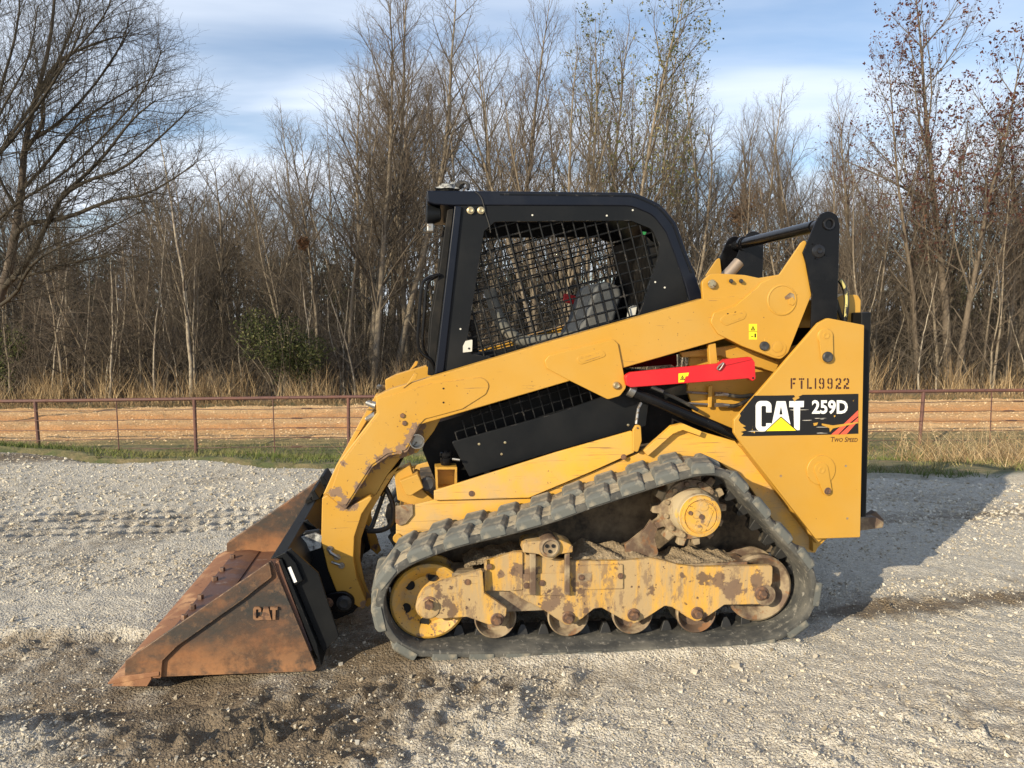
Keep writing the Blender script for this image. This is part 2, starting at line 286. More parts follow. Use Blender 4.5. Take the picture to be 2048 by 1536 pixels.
def P3(px, py, Y): x, z = P(px, py, Y); return (x, Y, z)
def M2(px, Y=0): return px * (3.25 + Y) / F        # pixels -> metres at depth Y
# ------------------------------------------------------------------ the loader
LD = empty('track_loader', tuple(ORG), YAW)
tag(LD, 'yellow and black compact track loader with a rusty bucket lowered on the gravel', 'track loader')
ICX = 838.0
# ---- tracks
inner_px = [(860, 1301), (1000, 1301), (1180, 1297), (1350, 1291), (1455, 1285), (1515, 1278), (1562, 1265), (1599, 1240), (1618, 1209), (1622, 1171), (1608, 1134), (1556, 1076), (1510, 1022), (1466, 972), (1444, 957), (1414, 953), (1364, 962), (1272, 991), (1180, 1021), (1118, 1044), (1026, 1071), (934, 1093), (873, 1112), (821, 1134), (788, 1158), (771, 1195), (772, 1230), (784, 1258), (802, 1281), (828, 1295)]
ip = [P(x, y, 0) for x, y in inner_px]
def smooth_loop(pts, step):
    pts = [np.array(p) for p in pts]; n = len(pts); dense = []
    for i in range(n):
        a, b, c, d = pts[i - 1], pts[i], pts[(i + 1) % n], pts[(i + 2) % n]
        for t in np.linspace(0, 1, 24, endpoint=False):
            dense.append(.5 * ((2 * b) + (c - a) * t + (2 * a - 5 * b + 4 * c - d) * t * t + (3 * b - a - 3 * c + d) * t ** 3))
    dense = np.array(dense)
    for _ in range(40): dense = (np.roll(dense, 1, 0) + dense * 2 + np.roll(dense, -1, 0)) / 4
    seg = np.linalg.norm(np.roll(dense, -1, 0) - dense, axis=1); L = np.concatenate([[0], np.cumsum(seg)]); m = int(round(L[-1] / step))
    s = np.linspace(0, L[-1], m, endpoint=False); q = np.vstack([dense, dense[:1]])
    return np.stack([np.interp(s, L, q[:, k]) for k in range(2)], 1), L[-1] / m
bp_, bstep = smooth_loop(ip, .0181)
BN = len(bp_)
tg = np.roll(bp_, -1, 0) - np.roll(bp_, 1, 0); tg /= np.linalg.norm(tg, axis=1)[:, None]
nrm = np.stack([tg[:, 1], -tg[:, 0]], 1)
if np.mean(np.sum(nrm * (bp_ - bp_.mean(0)), 1)) < 0: nrm = -nrm
TW = .32
prof = [(0, .014), (.006, .003), (.018, 0), (.030, .003), (.038, .016), (.038, TW - .016), (.030, TW - .003), (.018, TW), (.006, TW - .003), (0, TW - .014)]
rng = random.Random(4)
mb = MB(); k = len(prof); v = []; f = []
for i in range(BN):
    for o_, y in prof:
        j = .0015 * math.sin(i * 1.7) + rng.uniform(-.0012, .0012)
        q = bp_[i] + nrm[i] * (o_ + (j if o_ > .02 else 0)); v.append((q[0], y, q[1]))
for i in range(BN):
    for j in range(k): f.append((i * k + j, i * k + (j + 1) % k, ((i + 1) % BN) * k + (j + 1) % k, ((i + 1) % BN) * k + j))
mb.add(v, f)
track = mb.build('rubber_track', 'rubber', LD); track.data.materials.append(MAT['belt_dust'])
track.data.polygons.foreach_set('material_index', [1 if j == 4 else 0 for i in range(BN) for j in range(k)])
def lug_mesh(seed):
    r = random.Random(seed); L0, L1, W0, W1, H = .055, .036, .086, .070, .025
    jj = lambda a: a * r.uniform(.9, 1.1)
    v = []
    for (lx, wy, z) in ((L0, W0, -.022), (jj(L0) * .92, W0 * .97, H * .45), (jj(L1), jj(W1), jj(H))):
        sk = .016
        v += [(-lx - sk, -wy, z), (lx - sk, -wy, z), (lx * 1.05 + sk, wy, z), (-lx * 1.05 + sk, wy, z)]
    f = [(i * 4 + j, i * 4 + (j + 1) % 4, (i + 1) * 4 + (j + 1) % 4, (i + 1) * 4 + j) for i in range(2) for j in range(4)] + [(8, 9, 10, 11)]
    m = MB().add(v, f).build('tread_lug', 'lug', None, .006); return m
lugs = [lug_mesh(s) for s in range(4)]
for l in lugs[:]: l.parent = track
tv = []
for (lx, wy, z) in ((.027, .036, .004), (.019, .032, -.024), (.009, .026, -.044)):
    tv += [(-lx, -wy, z), (lx, -wy, z), (lx, wy, z), (-lx, wy, z)]
tooth0 = MB().add(tv, [(i * 4 + (j + 1) % 4, i * 4 + j, (i + 1) * 4 + j, (i + 1) * 4 + (j + 1) % 4) for i in range(2) for j in range(4)] + [(11, 10, 9, 8)]).build('drive_lug', 'hose', track, .003)
def on_belt(o, s, off, y, flip=1):
    i = s % BN; i0 = int(i); fr = i - i0; i1 = (i0 + 1) % BN
    q = bp_[i0] * (1 - fr) + bp_[i1] * fr; nn = nrm[i0] * (1 - fr) + nrm[i1] * fr; nn /= np.linalg.norm(nn); q = q + nn * off
    X = Vector((nn[1], 0, -nn[0])); Z = Vector((nn[0], 0, nn[1])); Yv = Z.cross(X)
    o.matrix_local = Matrix(((X.x, Yv.x, Z.x, q[0]), (X.y, Yv.y, Z.y, y), (X.z, Yv.z, Z.z, q[1]), (0, 0, 0, 1)))
NL = 28
for i in range(NL):
    for row in (0, 1):
        n_ = i * 2 + row
        o = lugs[n_] if n_ < 4 else lugs[n_ % 4].copy()
        if n_ >= 4: COL.objects.link(o); o.parent = track
        on_belt(o, (i + .5 * row + .28) * BN / NL, .036, .083 + .155 * row)
NT = 46
for i in range(NT):
    for y in (.200,):
        o = tooth0 if i == 0 else tooth0.copy()
        if o is not tooth0: COL.objects.link(o); o.parent = track
        on_belt(o, (i + .3) * BN / NT, 0, y)

# ---- wheels of the undercarriage
def wheel(name, px, py, R, y0, y1, mat, kind):
    cx, cz = P(px, py, (y0))
    m = MB()
    if kind == 'idler':     # broad dished disc
        m.lathe(cx, cz, [(R * .30, y0 + .02), (R * .50, y0 + .035), (R * .62, y0 + .040), (R * .80, y0 + .012), (R * .93, y0), (R, y0 + .008), (R, y0 + .045), (R * .62, y0 + .055), (R * .62, y1 - .025), (R, y1 - .02), (R, y1), (R * .4, y1)], 48)
    else:                   # double flanged roller with a hollow face
        m.lathe(cx, cz, [(R * .36, y0 + .004), (R * .42, y0 + .05), (R * .72, y0 + .055), (R * .86, y0 + .012), (R * .94, y0), (R, y0 + .006), (R * .99, y0 + .03), (R * .94, y0 + .042), (R * .42, y0 + .050), (R * .42, y1 - .025), (R, y1 - .02), (R, y1), (R * .4, y1)], 36)
    return m.build(name, mat, LD, .002), cx, cz
W = []
fi, fx, fz = wheel('front_idler', 857, 1204, M2(77, .10), .10, .26, 'hub', 'idler'); W.append(fi)
for j in range(6):
    a = j * math.pi / 3 + .35; r_ = M2(49)
    MB().lathe(fx + r_ * math.cos(a), fz + r_ * math.sin(a), [(.015, .132), (.021, .1295), (.021, .145)], 16).build('wheel_hole', 'hole', fi)
ri, rx, rz = wheel('rear_idler', 1519, 1177, M2(72, .11), .115, .26, 'iron', 'idler'); W.append(ri)
ROL = []
for px, py in ((991, 1237), (1137, 1233), (1266, 1229), (1394, 1227)):
    o, cx, cz = wheel('track_roller', px, py, M2(43, .11), .112, .265, 'iron', 'roller'); W.append(o); ROL.append((cx, cz))

# ---- undercarriage frame
uf = prism('undercarriage_frame', [(969, 1124, 3), (1028, 1104, 4), (1048, 1103), (1055, 1110), (1150, 1122), (1246, 1122), (1300, 1116), (1330, 1122, 8), (1354, 1129), (1394, 1134), (1546, 1131, 6), (1545, 1166), (1526, 1203, 6), (1519, 1209), (1449, 1210, 5), (1419, 1231), (1394, 1245, 14), (1370, 1232), (1345, 1215, 8), (1330, 1212, 8), (1293, 1236), (1267, 1249, 14), (1241, 1237), (1204, 1216, 8), (1188, 1218, 8), (1165, 1237), (1136, 1253, 14), (1110, 1236), (1087, 1220), (1040, 1196, 4), (1020, 1183), (969, 1182)], .075, .10, 'yellow_mud', LD, .004)
prism('frame_arm', [(838, 1203, 14), (846, 1180, 16), (880, 1164), (965, 1139, 3), (969, 1186), (1014, 1217, 4), (1012, 1232), (1000, 1245), (978, 1250), (934, 1234), (880, 1238, 6), (850, 1228, 14)], .035, .062, 'yellow_mud', uf, .003)
MB().box(*sorted((P(905, 1200, .06)[0], P(1500, 1200, .06)[0])), .10, .25, P(1200, 1215, .1)[1], P(1200, 1135, .1)[1]).build('frame_beam', 'iron', uf)
prism('frame_rib', [(969, 1182), (969, 1124), (974, 1120), (974, 1183)], .062, .078, 'yellow_mud', uf, .001)
prism('bolted_plate', [(1158, 1131, 3), (1246, 1128, 3), (1247, 1178, 3), (1158, 1180, 3)], .068, .075, 'yellow_mud', uf, .002)
prism('bolted_plate', [(1046, 1148, 3), (1142, 1146, 3), (1142, 1192), (1046, 1190, 3)], .068, .0745, 'yellow_mud', uf, .002)
prism('frame_pad', [(1020, 1104, 3), (1046, 1104, 3), (1046, 1180, 3), (1022, 1182, 3)], .066, .0745, 'yellow_mud', uf, .003)
for x0, x1, y0, y1 in ((1060, 1072, 1108, 1190), (1130, 1140, 1106, 1190)):
    prism('clamp_bar', [(x0, y0), (x1, y0), (x1, y1), (x0, y1)], .045, .066, 'iron', uf, .003)
px_, pz_ = P(1099, 1094, .03)
prism('pivot_saddle', [(1046, 1090, 4), (1054, 1084), (1080, 1082), (1120, 1080), (1140, 1088, 3), (1146, 1092), (1146, 1105, 3), (1120, 1109), (1106, 1119, 6), (1092, 1119, 6), (1078, 1109), (1046, 1105, 3)], .035, .16, 'yellow_mud', uf, .004)
MB().lathe(px_, pz_, [(.044, .16), (.046, .028), (.042, .018), (.034, .014), (.030, .020)], 28).build('pivot_pin', 'iron', uf)
for a in (.5, 2.6, 4.7): MB().cyl(px_ + .016 * math.cos(a), pz_ + .016 * math.sin(a), .008, .015, .024, 12).build('pin_hole', 'hole', uf)
def bolt(x, y, Y, r, parent, mat='bolt', h=.016, washer=1.5, px=True, name='bolt'):
    cx, cz = P(x, y, Y) if px else (x, y)
    m = MB().hexa(cx, cz, r, Y - h, Y + .002, (x * 1.7) % 1)
    if washer: m.lathe(cx, cz, [(r * washer, Y + .001), (r * washer, Y - .003), (r * washer * .93, Y - .0045)], 20)
    return m.build(name, mat, parent)
bolt(858, 1207, .033, .021, uf, h=.03)
bolt(994, 1239, .033, .019, uf, h=.026)
bolt(1137, 1235, .073, .019, uf, h=.028); bolt(1267, 1229, .073, .019, uf, h=.028); bolt(1394, 1226, .073, .019, uf, h=.028); bolt(1523, 1187, .073, .022, uf, h=.02)
for x, y in ((978, 1133), (1053, 1171), (1084, 1166), (1163, 1155), (1241, 1152), (935, 1164)): bolt(x, y, .066 if x > 960 else .035, .009, uf, h=.006)
prism('worn_slot', [(1155, 1147, 2), (1184, 1147, 2), (1184, 1163, 2), (1155, 1163, 2)], .066, .0678, 'iron', uf, .001)
MB().lathe(*P(991, 1239, .06), [(.036, .06), (.038, .064), (.038, .13)], 24).build('roller_cap', 'iron', uf)
MB().lathe(fx, fz, [(.052, .075), (.056, .05), (.046, .030), (.036, .028)], 28).build('idler_cap', 'yellow_mud', uf)
MB().lathe(*P(1526, 1187, .1), [(.050, .1), (.048, .074), (.040, .0735)], 24).build('rear_idler_cap', 'iron', uf)
# dried mud lying on top of the frame
rm = random.Random(8); m = MB()
def mudheap(x0, x1, zb, h, y0=.10, y1=.30, nx=70, ny=12):
    v = []; f = []
    for i in range(nx):
        for j in range(ny):
            u, t = i / (nx - 1), j / (ny - 1)
            e = min(1, 6 * u, 6 * (1 - u)) * min(1, 4 * t + .35)
            v.append((x0 + (x1 - x0) * u + rm.uniform(-.003, .003), y0 + (y1 - y0) * t, zb(u) + h * e * (.55 + .45 * math.sin(u * 9 + t * 3) * math.sin(u * 11 + t * 2 + 1)) + rm.uniform(-.002, .002)))
    for i in range(nx - 1):
        for j in range(ny - 1): f.append((i * ny + j, (i + 1) * ny + j, (i + 1) * ny + j + 1, i * ny + j + 1))
    m.add(v, f)
xa, za = P(930, 1132, .1); xb, zb_ = P(1050, 1106, .1); mudheap(xa, xb, lambda u: za + (zb_ - za) * u - .01, .02)
xa2, za2 = P(1146, 1112, .1); xb2, zb2 = P(1350, 1124, .1); mudheap(xa2, xb2, lambda u: za2 - .02 + (zb2 - za2) * u, .05)
xa3, za3 = P(1345, 1122, .1); xb3, zb3 = P(1480, 1128, .1); mudheap(xa3, xb3, lambda u: za3 - .02, .03)
mud = m.build('dried_mud', 'mud', LD, smooth=False); mud['kind'] = 'stuff'

# ---- sprocket and final drive
hx, hz = P(1402, 1033, .05); sxx, szz = P(1385, 1042, .16)
hx, hz = P(1402, 1033, 0); sxx, szz = hx, hz
m = MB(); R = M2(79, .16); nt_ = 14; outl = []
for i in range(nt_):
    a0 = 2 * math.pi * i / nt_
    for da, rr in ((-.19, .80), (-.13, .83), (-.085, 1.0), (.085, 1.0), (.13, .83), (.19, .80)):
        outl.append((sxx + R * rr * math.cos(a0 + da), szz + R * rr * math.sin(a0 + da)))
m.prism(outl, .14, .19, px=False)
sp = m.build('drive_sprocket', 'iron', LD, .004)
MB().lathe(sxx, szz, [(R * .80, .142), (R * .78, .128), (R * .60, .124), (R * .58, .11)], 36).build('sprocket_ring', 'iron', sp, .002)
for i in range(12):
    a = i * math.pi / 6 + .2
    bolt(sxx + R * .69 * math.cos(a), szz + R * .69 * math.sin(a), .124, .0125, sp, 'iron', h=.012, washer=0, px=False)
hub = MB().lathe(hx, hz, [(M2(50), .13), (M2(48.5), .055), (M2(46), .045), (M2(45.5), .035), (M2(45.5), .014), (M2(43), .010)], 48).build('final_drive_hub', 'hub_dust', LD)
MB().lathe(hx, hz, [(M2(44), .012), (M2(44), .004), (M2(43), -.002), (M2(36), -.004), (M2(35), .002), (M2(33.5), .002), (M2(32.5), -.003), (.0, -.003)], 48, closed=False).build('hub_cap', 'hub', hub)
MB().lathe(hx, hz, [(.006, -.010), (.011, -.010), (.012, -.001)], 18).build('hub_plug', 'bolt', hub)
MB().lathe(hx - .05, hz + .018, [(.004, -.009), (.009, -.009), (.010, -.001)], 14).build('hub_plug', 'bolt', hub)
m = MB()
for cx_, cz_, r_ in ((hx - .022, hz + .01, .018), (hx + .012, hz + .045, .02), (hx - .01, hz - .05, .015)): m.lathe(cx_, cz_, [(r_ - .002, -.0055), (r_, -.0055), (r_ + .001, -.002)], 24)
m.prism([(hx + .018, hz - .04), (hx + .028, hz - .045), (hx + .056, hz + .025), (hx + .046, hz + .03)], -.006, -.002, px=False)
m.build('cast_marks', 'hub', hub, .001)
MB().lathe(sxx - .01, szz, [(.085, .19), (.10, .40)], 32).build('drive_motor', 'iron', LD)
gd = prism('sprocket_guard', [(1250, 1090), (1290, 1058), (1302, 1040), (1318, 1050), (1310, 1075), (1318, 1110, 8), (1300, 1118), (1252, 1108)], .18, .20, 'iron', LD, .003)

# ---- chassis: the yellow hull between the tracks
def plate(name, pts, y0, y1, mat, parent=None, bevel=.004, **k): return prism(name, pts, y0, y1, mat, parent or LD, bevel, **k)
ch = plate('chassis_side', [(792, 1050), (820, 1012, 3), (868, 1000), (1058, 996), (1280, 905), (1344, 852, 4), (1366, 847, 8), (1400, 862), (1470, 882), (1640, 1087), (1631, 1106, 3), (1605, 1104), (1560, 1060), (1500, 975), (1440, 925), (1400, 915), (1300, 945), (1150, 1000), (980, 1050), (850, 1085), (792, 1120)], .335, .36, 'yellow_scratched')
fd = plate('side_fender', [(868, 982, 2), (1112, 905), (1266, 861, 4), (1269, 905), (1180, 945), (1058, 996, 3), (868, 1001, 2)], .315, .334, 'yellow_scratched')
for x, y in ((943, 987), (1247, 914)): bolt(x, y, .315, .009, fd, h=.006)
plate('rear_fender_lip', [(1288, 902), (1344, 852, 4), (1366, 847, 8), (1404, 863), (1400, 872), (1366, 860), (1346, 868), (1296, 912)], .30, .334, 'yellow_scratched', fd, .002)
la = plate('fender_latch', [(1266, 860, 4), (1272, 850, 5), (1282, 850, 5), (1284, 882, 3), (1276, 905, 4), (1266, 902, 2)], .295, .314, 'yellow')
MB().cyl(*P(1275, 856, .294), .004, .291, .296, 10).build('latch_pin', 'bolt', la)
MB().tube([P3(1272, 848, .305), P3(1276, 818, .32), P3(1282, 806, .335)], .007, 8).build('latch_strut', 'steel', la)
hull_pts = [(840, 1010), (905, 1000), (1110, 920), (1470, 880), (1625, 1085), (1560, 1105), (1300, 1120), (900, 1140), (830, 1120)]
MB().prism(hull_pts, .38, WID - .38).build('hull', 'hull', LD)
fl = plate('chassis_front_plate', [(524 / 1 + 268, 1080), (800, 1020), (826, 1012), (826, 1060), (800, 1088)], .37, WID - .37, 'yellow_worn')
plate('front_rub_plate', [(791, 1012), (826, 1008), (827, 1030, 6), (812, 1048, 8), (800, 1052), (791, 1046)], .325, .335, 'iron', fl)
MB().lathe(*P(796, 1078, .325), [(.02, .36), (.024, .335), (.02, .325), (.008, .326)], 18).build('front_lug', 'yellow_worn', fl)
# ---- black lower body side with mesh
pn = plate('engine_side_panel', [(903, 884, 4), (1112, 826), (1240, 781), (1300, 790), (1292, 852), (1264, 860), (1110, 903), (939, 954)], .40, .42, 'black')
for x, y in ((958, 888), (1010, 885), (1003, 908), (1256, 850)): MB().lathe(*P(x, y, .40), [(.003, .396), (.006, .397), (.006, .402)], 10).build('panel_screw', 'zinc', pn)
MB().prism([(860, 850), (1220, 740), (1420, 760), (1470, 870), (1300, 900), (1262, 865), (940, 960), (870, 960), (845, 900)], .55, WID - .55).build('engine_bay', 'black_matte', LD)
def wire_grid(name, poly_px, Y, spacing, ang, mat, parent, r=.0035, th=.004):
    """welded wire screen: each rod clipped to an outline"""
    poly = [Vector(q) for q in px2(poly_px, Y)]; m = MB()
    n = len(poly); cen = sum(poly, Vector((0, 0))) / n
    for t_ in (ang, ang + math.pi / 2):
        d = Vector((math.cos(t_), math.sin(t_))); nn = Vector((-d.y, d.x)); lo = min((p - cen).dot(nn) for p in poly); hi = max((p - cen).dot(nn) for p in poly)
        k0 = math.ceil(lo / spacing); k1 = math.floor(hi / spacing)
        for kk in range(k0, k1 + 1):
            c = kk * spacing; xs = []
            for i in range(n):
                a, b = poly[i], poly[(i + 1) % n]; da, db = (a - cen).dot(nn) - c, (b - cen).dot(nn) - c
                if da * db < 0: xs.append((a + (b - a) * (da / (da - db)) - cen).dot(d))
            xs.sort()
            for s0, s1 in zip(xs[::2], xs[1::2]):
                e = .008; p0 = cen + nn * c + d * (s0 - e); p1 = cen + nn * c + d * (s1 + e)
                yy = Y + (th if t_ == ang else 0)
                m.tube([(p0.x, yy, p0.y), (p1.x, yy, p1.y)], r, 6)
    return m.build(name, mat, parent)
wire_grid('lower_mesh_screen', [(905, 900), (915, 850), (1000, 800), (1200, 740), (1250, 778), (1110, 826), (935, 872)], .425, .048, .28, 'black', pn)

# ---- filter, boxes and hoses at the front corner
fx2, _ = P(894, 928, .42)
vz = lambda y: P(894, y, .42)[1]
m = MB()
def vcyl(m, px, py0, py1, Y, r, n=20, prof=None):
    x, z0 = P(px, py0, Y); _, z1 = P(px, py1, Y)
    rings = prof or [(r, 0), (r, 1)]
    v = []; f = []
    for rr, t in rings: v += [(x + rr * math.cos(2 * math.pi * j / n), Y + r + rr * math.sin(2 * math.pi * j / n), z0 + (z1 - z0) * t) for j in range(n)]
    for i in range(len(rings) - 1):
        for j in range(n): f.append((i * n + j, i * n + (j + 1) % n, (i + 1) * n + (j + 1) % n, (i + 1) * n + j))
    f.append(tuple((len(rings) - 1) * n + j for j in range(n)))
    return m.add(v, f)
fh = vcyl(MB(), 893, 932, 903, .39, .03, prof=[(.024, 0), (.028, .1), (.028, .5), (.018, .55), (.018, .62), (.031, .66), (.031, .86), (.026, .92), (.008, .93), (.008, 1)]).build('filter_canister', 'black_gloss', LD)
MB().tube([P3(905, 918, .38), P3(920, 920, .37)], .006, 8).build('drain_cock', 'steel', fh)
bxo = MB().prism([(870, 934, 1), (914, 934, 1), (914, 980), (872, 980)], .37, .46, holes=[[(875, 939), (910, 939), (910, 985 - 9), (876, 976)]]).build('bracket_box', 'yellow_worn', LD, .002)
MB().prism([(872, 936), (912, 936), (912, 980), (872, 980)], .45, .462).build('box_back', 'yellow_worn', bxo)
plate('lift_stop_block', [(799, 962), (836, 948), (847, 976), (822, 992, 3), (812, 990)], .36, .46, 'yellow_worn', bevel=.005)
plate('loader_tower_foot', [(788, 945), (820, 930), (830, 960), (850, 985), (868, 1000), (826, 1012), (795, 1000)], .41, .50, 'yellow_worn')
MB().lathe(*P(856, 968, .40), [(.03, .44), (.034, .42), (.034, .395), (.024, .39), (.012, .392)], 20).build('pivot_bush', 'dark', LD, .001)
MB().tube([P3(755, 950, .5), P3(778, 985, .48), P3(790, 1022, .47), P3(782, 1052, .47), P3(762, 1062, .48), P3(735, 1062, .5)], .012, 10, smooth=3).build('hydraulic_hose', 'hose', LD)
MB().tube([P3(770, 980, .52), P3(752, 1030, .52), P3(742, 1060, .5), P3(728, 1052, .5)], .011, 10, smooth=3).build('hydraulic_hose', 'hose', LD)
tcy = MB().tube([P3(800, 900, .46), P3(752, 985, .46)], .034, 16).tube([P3(752, 985, .46), P3(712, 1062, .46)], .020, 12).build('tilt_cylinder', 'black_gloss', LD)
mirror(tcy, LD)

# ---- lift arm
arm_top = [(751, 793, 3), (779, 779), (1098, 684), (1200, 656), (1407, 597), (1404, 563, 12), (1420, 548, 12), (1440, 547), (1490, 550), (1518, 556, 10), (1559, 549, 10), (1602, 486, 6), (1612, 478, 6), (1616, 520), (1625, 585, 4), (1577, 705, 6), (1562, 719, 12), (1545, 715, 8), (1484, 690), (1454, 676), (1247, 736), (1140, 762), (842, 849, 6), (832, 868, 8), (815, 905, 10), (778, 912, 16), (746, 934, 12), (691, 1020, 3), (655, 990, 3), (647, 988), (673, 930), (753, 826, 2)]
arm_body = [(751, 793, 3), (779, 779), (1098, 684), (1407, 597), (1480, 590), (1560, 600), (1600, 610), (1577, 705, 6), (1560, 719, 10), (1484, 690), (1454, 676), (1247, 736), (1140, 762), (842, 849, 6), (832, 868, 8), (815, 905, 10), (778, 912, 16), (746, 934, 12), (691, 1020, 3), (655, 990, 3), (647, 988), (673, 930), (753, 826, 2)]
arm = MB().prism(arm_body, .315, .40).build('lift_arm', 'yellow_worn', LD, .006)
plate('arm_rear_plate', [(1421, 645, 14), (1428, 625, 8), (1470, 612, 6), (1516, 574, 4), (1522, 566), (1559, 549, 10), (1602, 486, 6), (1612, 478, 6), (1616, 520), (1625, 585, 4), (1577, 705, 6), (1562, 719, 12), (1545, 715, 8), (1484, 692), (1436, 668, 12)], .306, .318, 'yellow', arm, .003)
plate('arm_lug_plate', [(1407, 612), (1404, 563, 12), (1420, 548, 12), (1440, 547), (1490, 550), (1518, 556, 10), (1559, 549), (1580, 600), (1480, 640), (1410, 640)], .316, .34, 'yellow', arm, .003)
plate('arm_inner_plate', [(760, 815), (881, 838), (868, 862), (835, 905), (800, 918), (775, 950), (753, 988), (724, 1026), (690, 1024), (650, 995), (673, 930)], .42, .436, 'yellow_worn', arm)
leg = plate('arm_leg', [(644, 996, 3), (656, 990), (691, 1018), (752, 986, 4), (724, 1028), (709, 1074, 8), (707, 1118), (713, 1154), (733, 1203, 6), (728, 1220, 5), (716, 1214), (673, 1184), (655, 1138), (642, 1081)], .33, .40, 'yellow_worn', arm, .005)
plate('leg_inner_plate', [(691, 1018), (753, 988), (775, 950), (800, 930), (770, 975), (738, 1030), (722, 1078), (720, 1118), (728, 1160), (745, 1205), (735, 1215), (716, 1200), (700, 1110)], .415, .43, 'yellow_worn', arm, .003)
# front cover: the lighter strip that closes the arm's nose
m = MB().prism([(733, 820, 4), (746, 822), (676, 936), (652, 988), (646, 990), (673, 930, 10)], .40, .47)
m.build('nose_cover', 'yellow_worn', arm, .003)
# raised gusset plates with slots
g1 = plate('gusset_plate', [(1089, 722, 8), (1098, 711, 8), (1226, 678, 6), (1236, 687, 6), (1253, 775, 12), (1240, 792, 12), (1216, 799, 10), (1137, 760, 6), (1094, 737, 6)], .303, .316, 'yellow', arm, .003)
prism('gusset_slot', [(1150, 716, 8), (1205, 699, 8), (1212, 710, 8), (1208, 714, 6), (1160, 730, 8)], .3005, .304, 'yellow', g1, .002)
prism('slot_recess', [(1156, 718, 6), (1203, 704, 6), (1207, 711, 6), (1161, 726, 6)], .2998, .302, 'yellow_worn', g1, 0)
mz = MB().lathe(*P(1233, 771, .30), [(.004, .291), (.012, .288), (.015, .291), (.018, .297), (.019, .304)], 20).build('gusset_pin', 'zinc', g1)
fp = plate('front_overlay', [(754, 797, 2), (782, 791, 6), (860, 767), (965, 754, 16), (980, 768, 14), (972, 788, 14), (925, 818, 8), (850, 838, 6), (838, 850, 4), (829, 868, 6), (812, 900, 8), (775, 907, 14), (743, 930, 12), (691, 1012, 2), (660, 988), (680, 930), (757, 828, 2)], .310, .316, 'yellow_worn', arm, .002)
prism('rear_slot', [(1437, 640, 8), (1450, 630, 8), (1488, 621, 6), (1494, 628, 6), (1489, 638, 6), (1452, 652, 8)], .3035, .3075, 'yellow', arm, .002)
prism('slot_recess', [(1441, 640, 6), (1452, 633, 6), (1485, 625, 5), (1489, 631, 5), (1485, 636, 5), (1452, 648, 6)], .3028, .305, 'yellow_worn', arm, 0)
rc = P(1565, 600, .30)
disc = MB().lathe(*rc, [(M2(32, .3), .308), (M2(32, .3), .3035), (M2(31, .3), .302), (M2(29, .3), .302), (M2(28.4, .3), .3045), (0, .3045)], 48, closed=False).build('pivot_cover', 'yellow', arm)
prism('keyed_opening', [(1569, 594), (1580, 585), (1588, 588), (1590, 602), (1584, 606), (1582, 598), (1571, 599)], .3035, .3048, 'iron', disc, 0)
prism('key_tab', [(1578, 598), (1586, 594), (1592, 604), (1586, 611), (1578, 608)], .301, .3046, 'yellow', disc, .001)
for x, y, mt, r_ in ((1424, 568, 'zinc', .0165), (1462, 562, 'dark', .008), (1482, 562, 'dark', .008)):
    bolt(x, y, .305, r_, arm, mt, h=.012, washer=1.25)
for x, y in ((1528, 692), ):
    MB().lathe(*P(x, y, .305), [(.004, .294), (.008, .292), (.019, .292), (.022, .296), (.0225, .307)], 28).build('rubber_stop', 'dark', arm)
MB().lathe(*P(1555, 694, .305), [(.010, .301), (.019, .301), (.0275, .3025), (.028, .307)], 28).build('boss_ring', 'yellow', arm)
bb = P(1555, 694, .305); ba = P(1532, 692, .305)
prism('boss_strap', [(1530, 676), (1556, 677, 8), (1574, 690, 12), (1570, 710, 12), (1552, 714, 6), (1524, 702)], .3035, .3075, 'yellow', arm, .001)
for x, y in ((805, 831), (809, 846)): bolt(x, y, .313, .012, arm, h=.010, washer=0)
for x, y in ((887, 777), (887, 805), (1470, 625), (1455, 628)): MB().cyl(*P(x, y, .31), .0045, .3055 if x > 1000 else .309, .316, 12).build('drilled_hole', 'hole', arm)
pinh = MB().lathe(*P(834, 882, .33), [(.0, .36), (.028, .36), (.030, .312), (.034, .312), (.034, .33)], 24, closed=False).build('arm_pin', 'steel', arm)
MB().cyl(*P(799, 903, .312), .012, .308, .316, 16).build('drilled_hole', 'iron', arm)
plate('bent_tab', [(818, 768), (832, 758), (836, 746, 3), (828, 747), (818, 763), (806, 777)], .31, .335, 'yellow_worn', arm, .002)
# grease fittings and couplers at the nose
for (x, y, x2, y2) in ((736, 806, 754, 812), (735, 838, 753, 829), (733, 868, 742, 856)):
    MB().tube([P3(x, y, .40), P3((x + x2) / 2, (y + y2) / 2, .385), P3(x2, y2, .37)], [.013, .016, .017], 10).tube([P3(x, y, .40), P3(x - 3, y, .403)], .009, 8).build('hydraulic_coupler', 'steel', arm)
MB().tube([P3(657, 1098, .325), P3(662, 1106, .318), P3(672, 1112, .318), P3(679, 1116, .328)], .009, 8).tube([P3(663, 1124, .322), P3(684, 1131, .322)], .006, 8).build('pin_retainer', 'steel', leg)
for x, y in ((660, 1098), (674, 1114), (683, 1131)): bolt(x, y, .328, .010, leg, 'steel', h=.012)
far_arm = mirror(arm, LD, 'far lift arm seen in front of the cab')
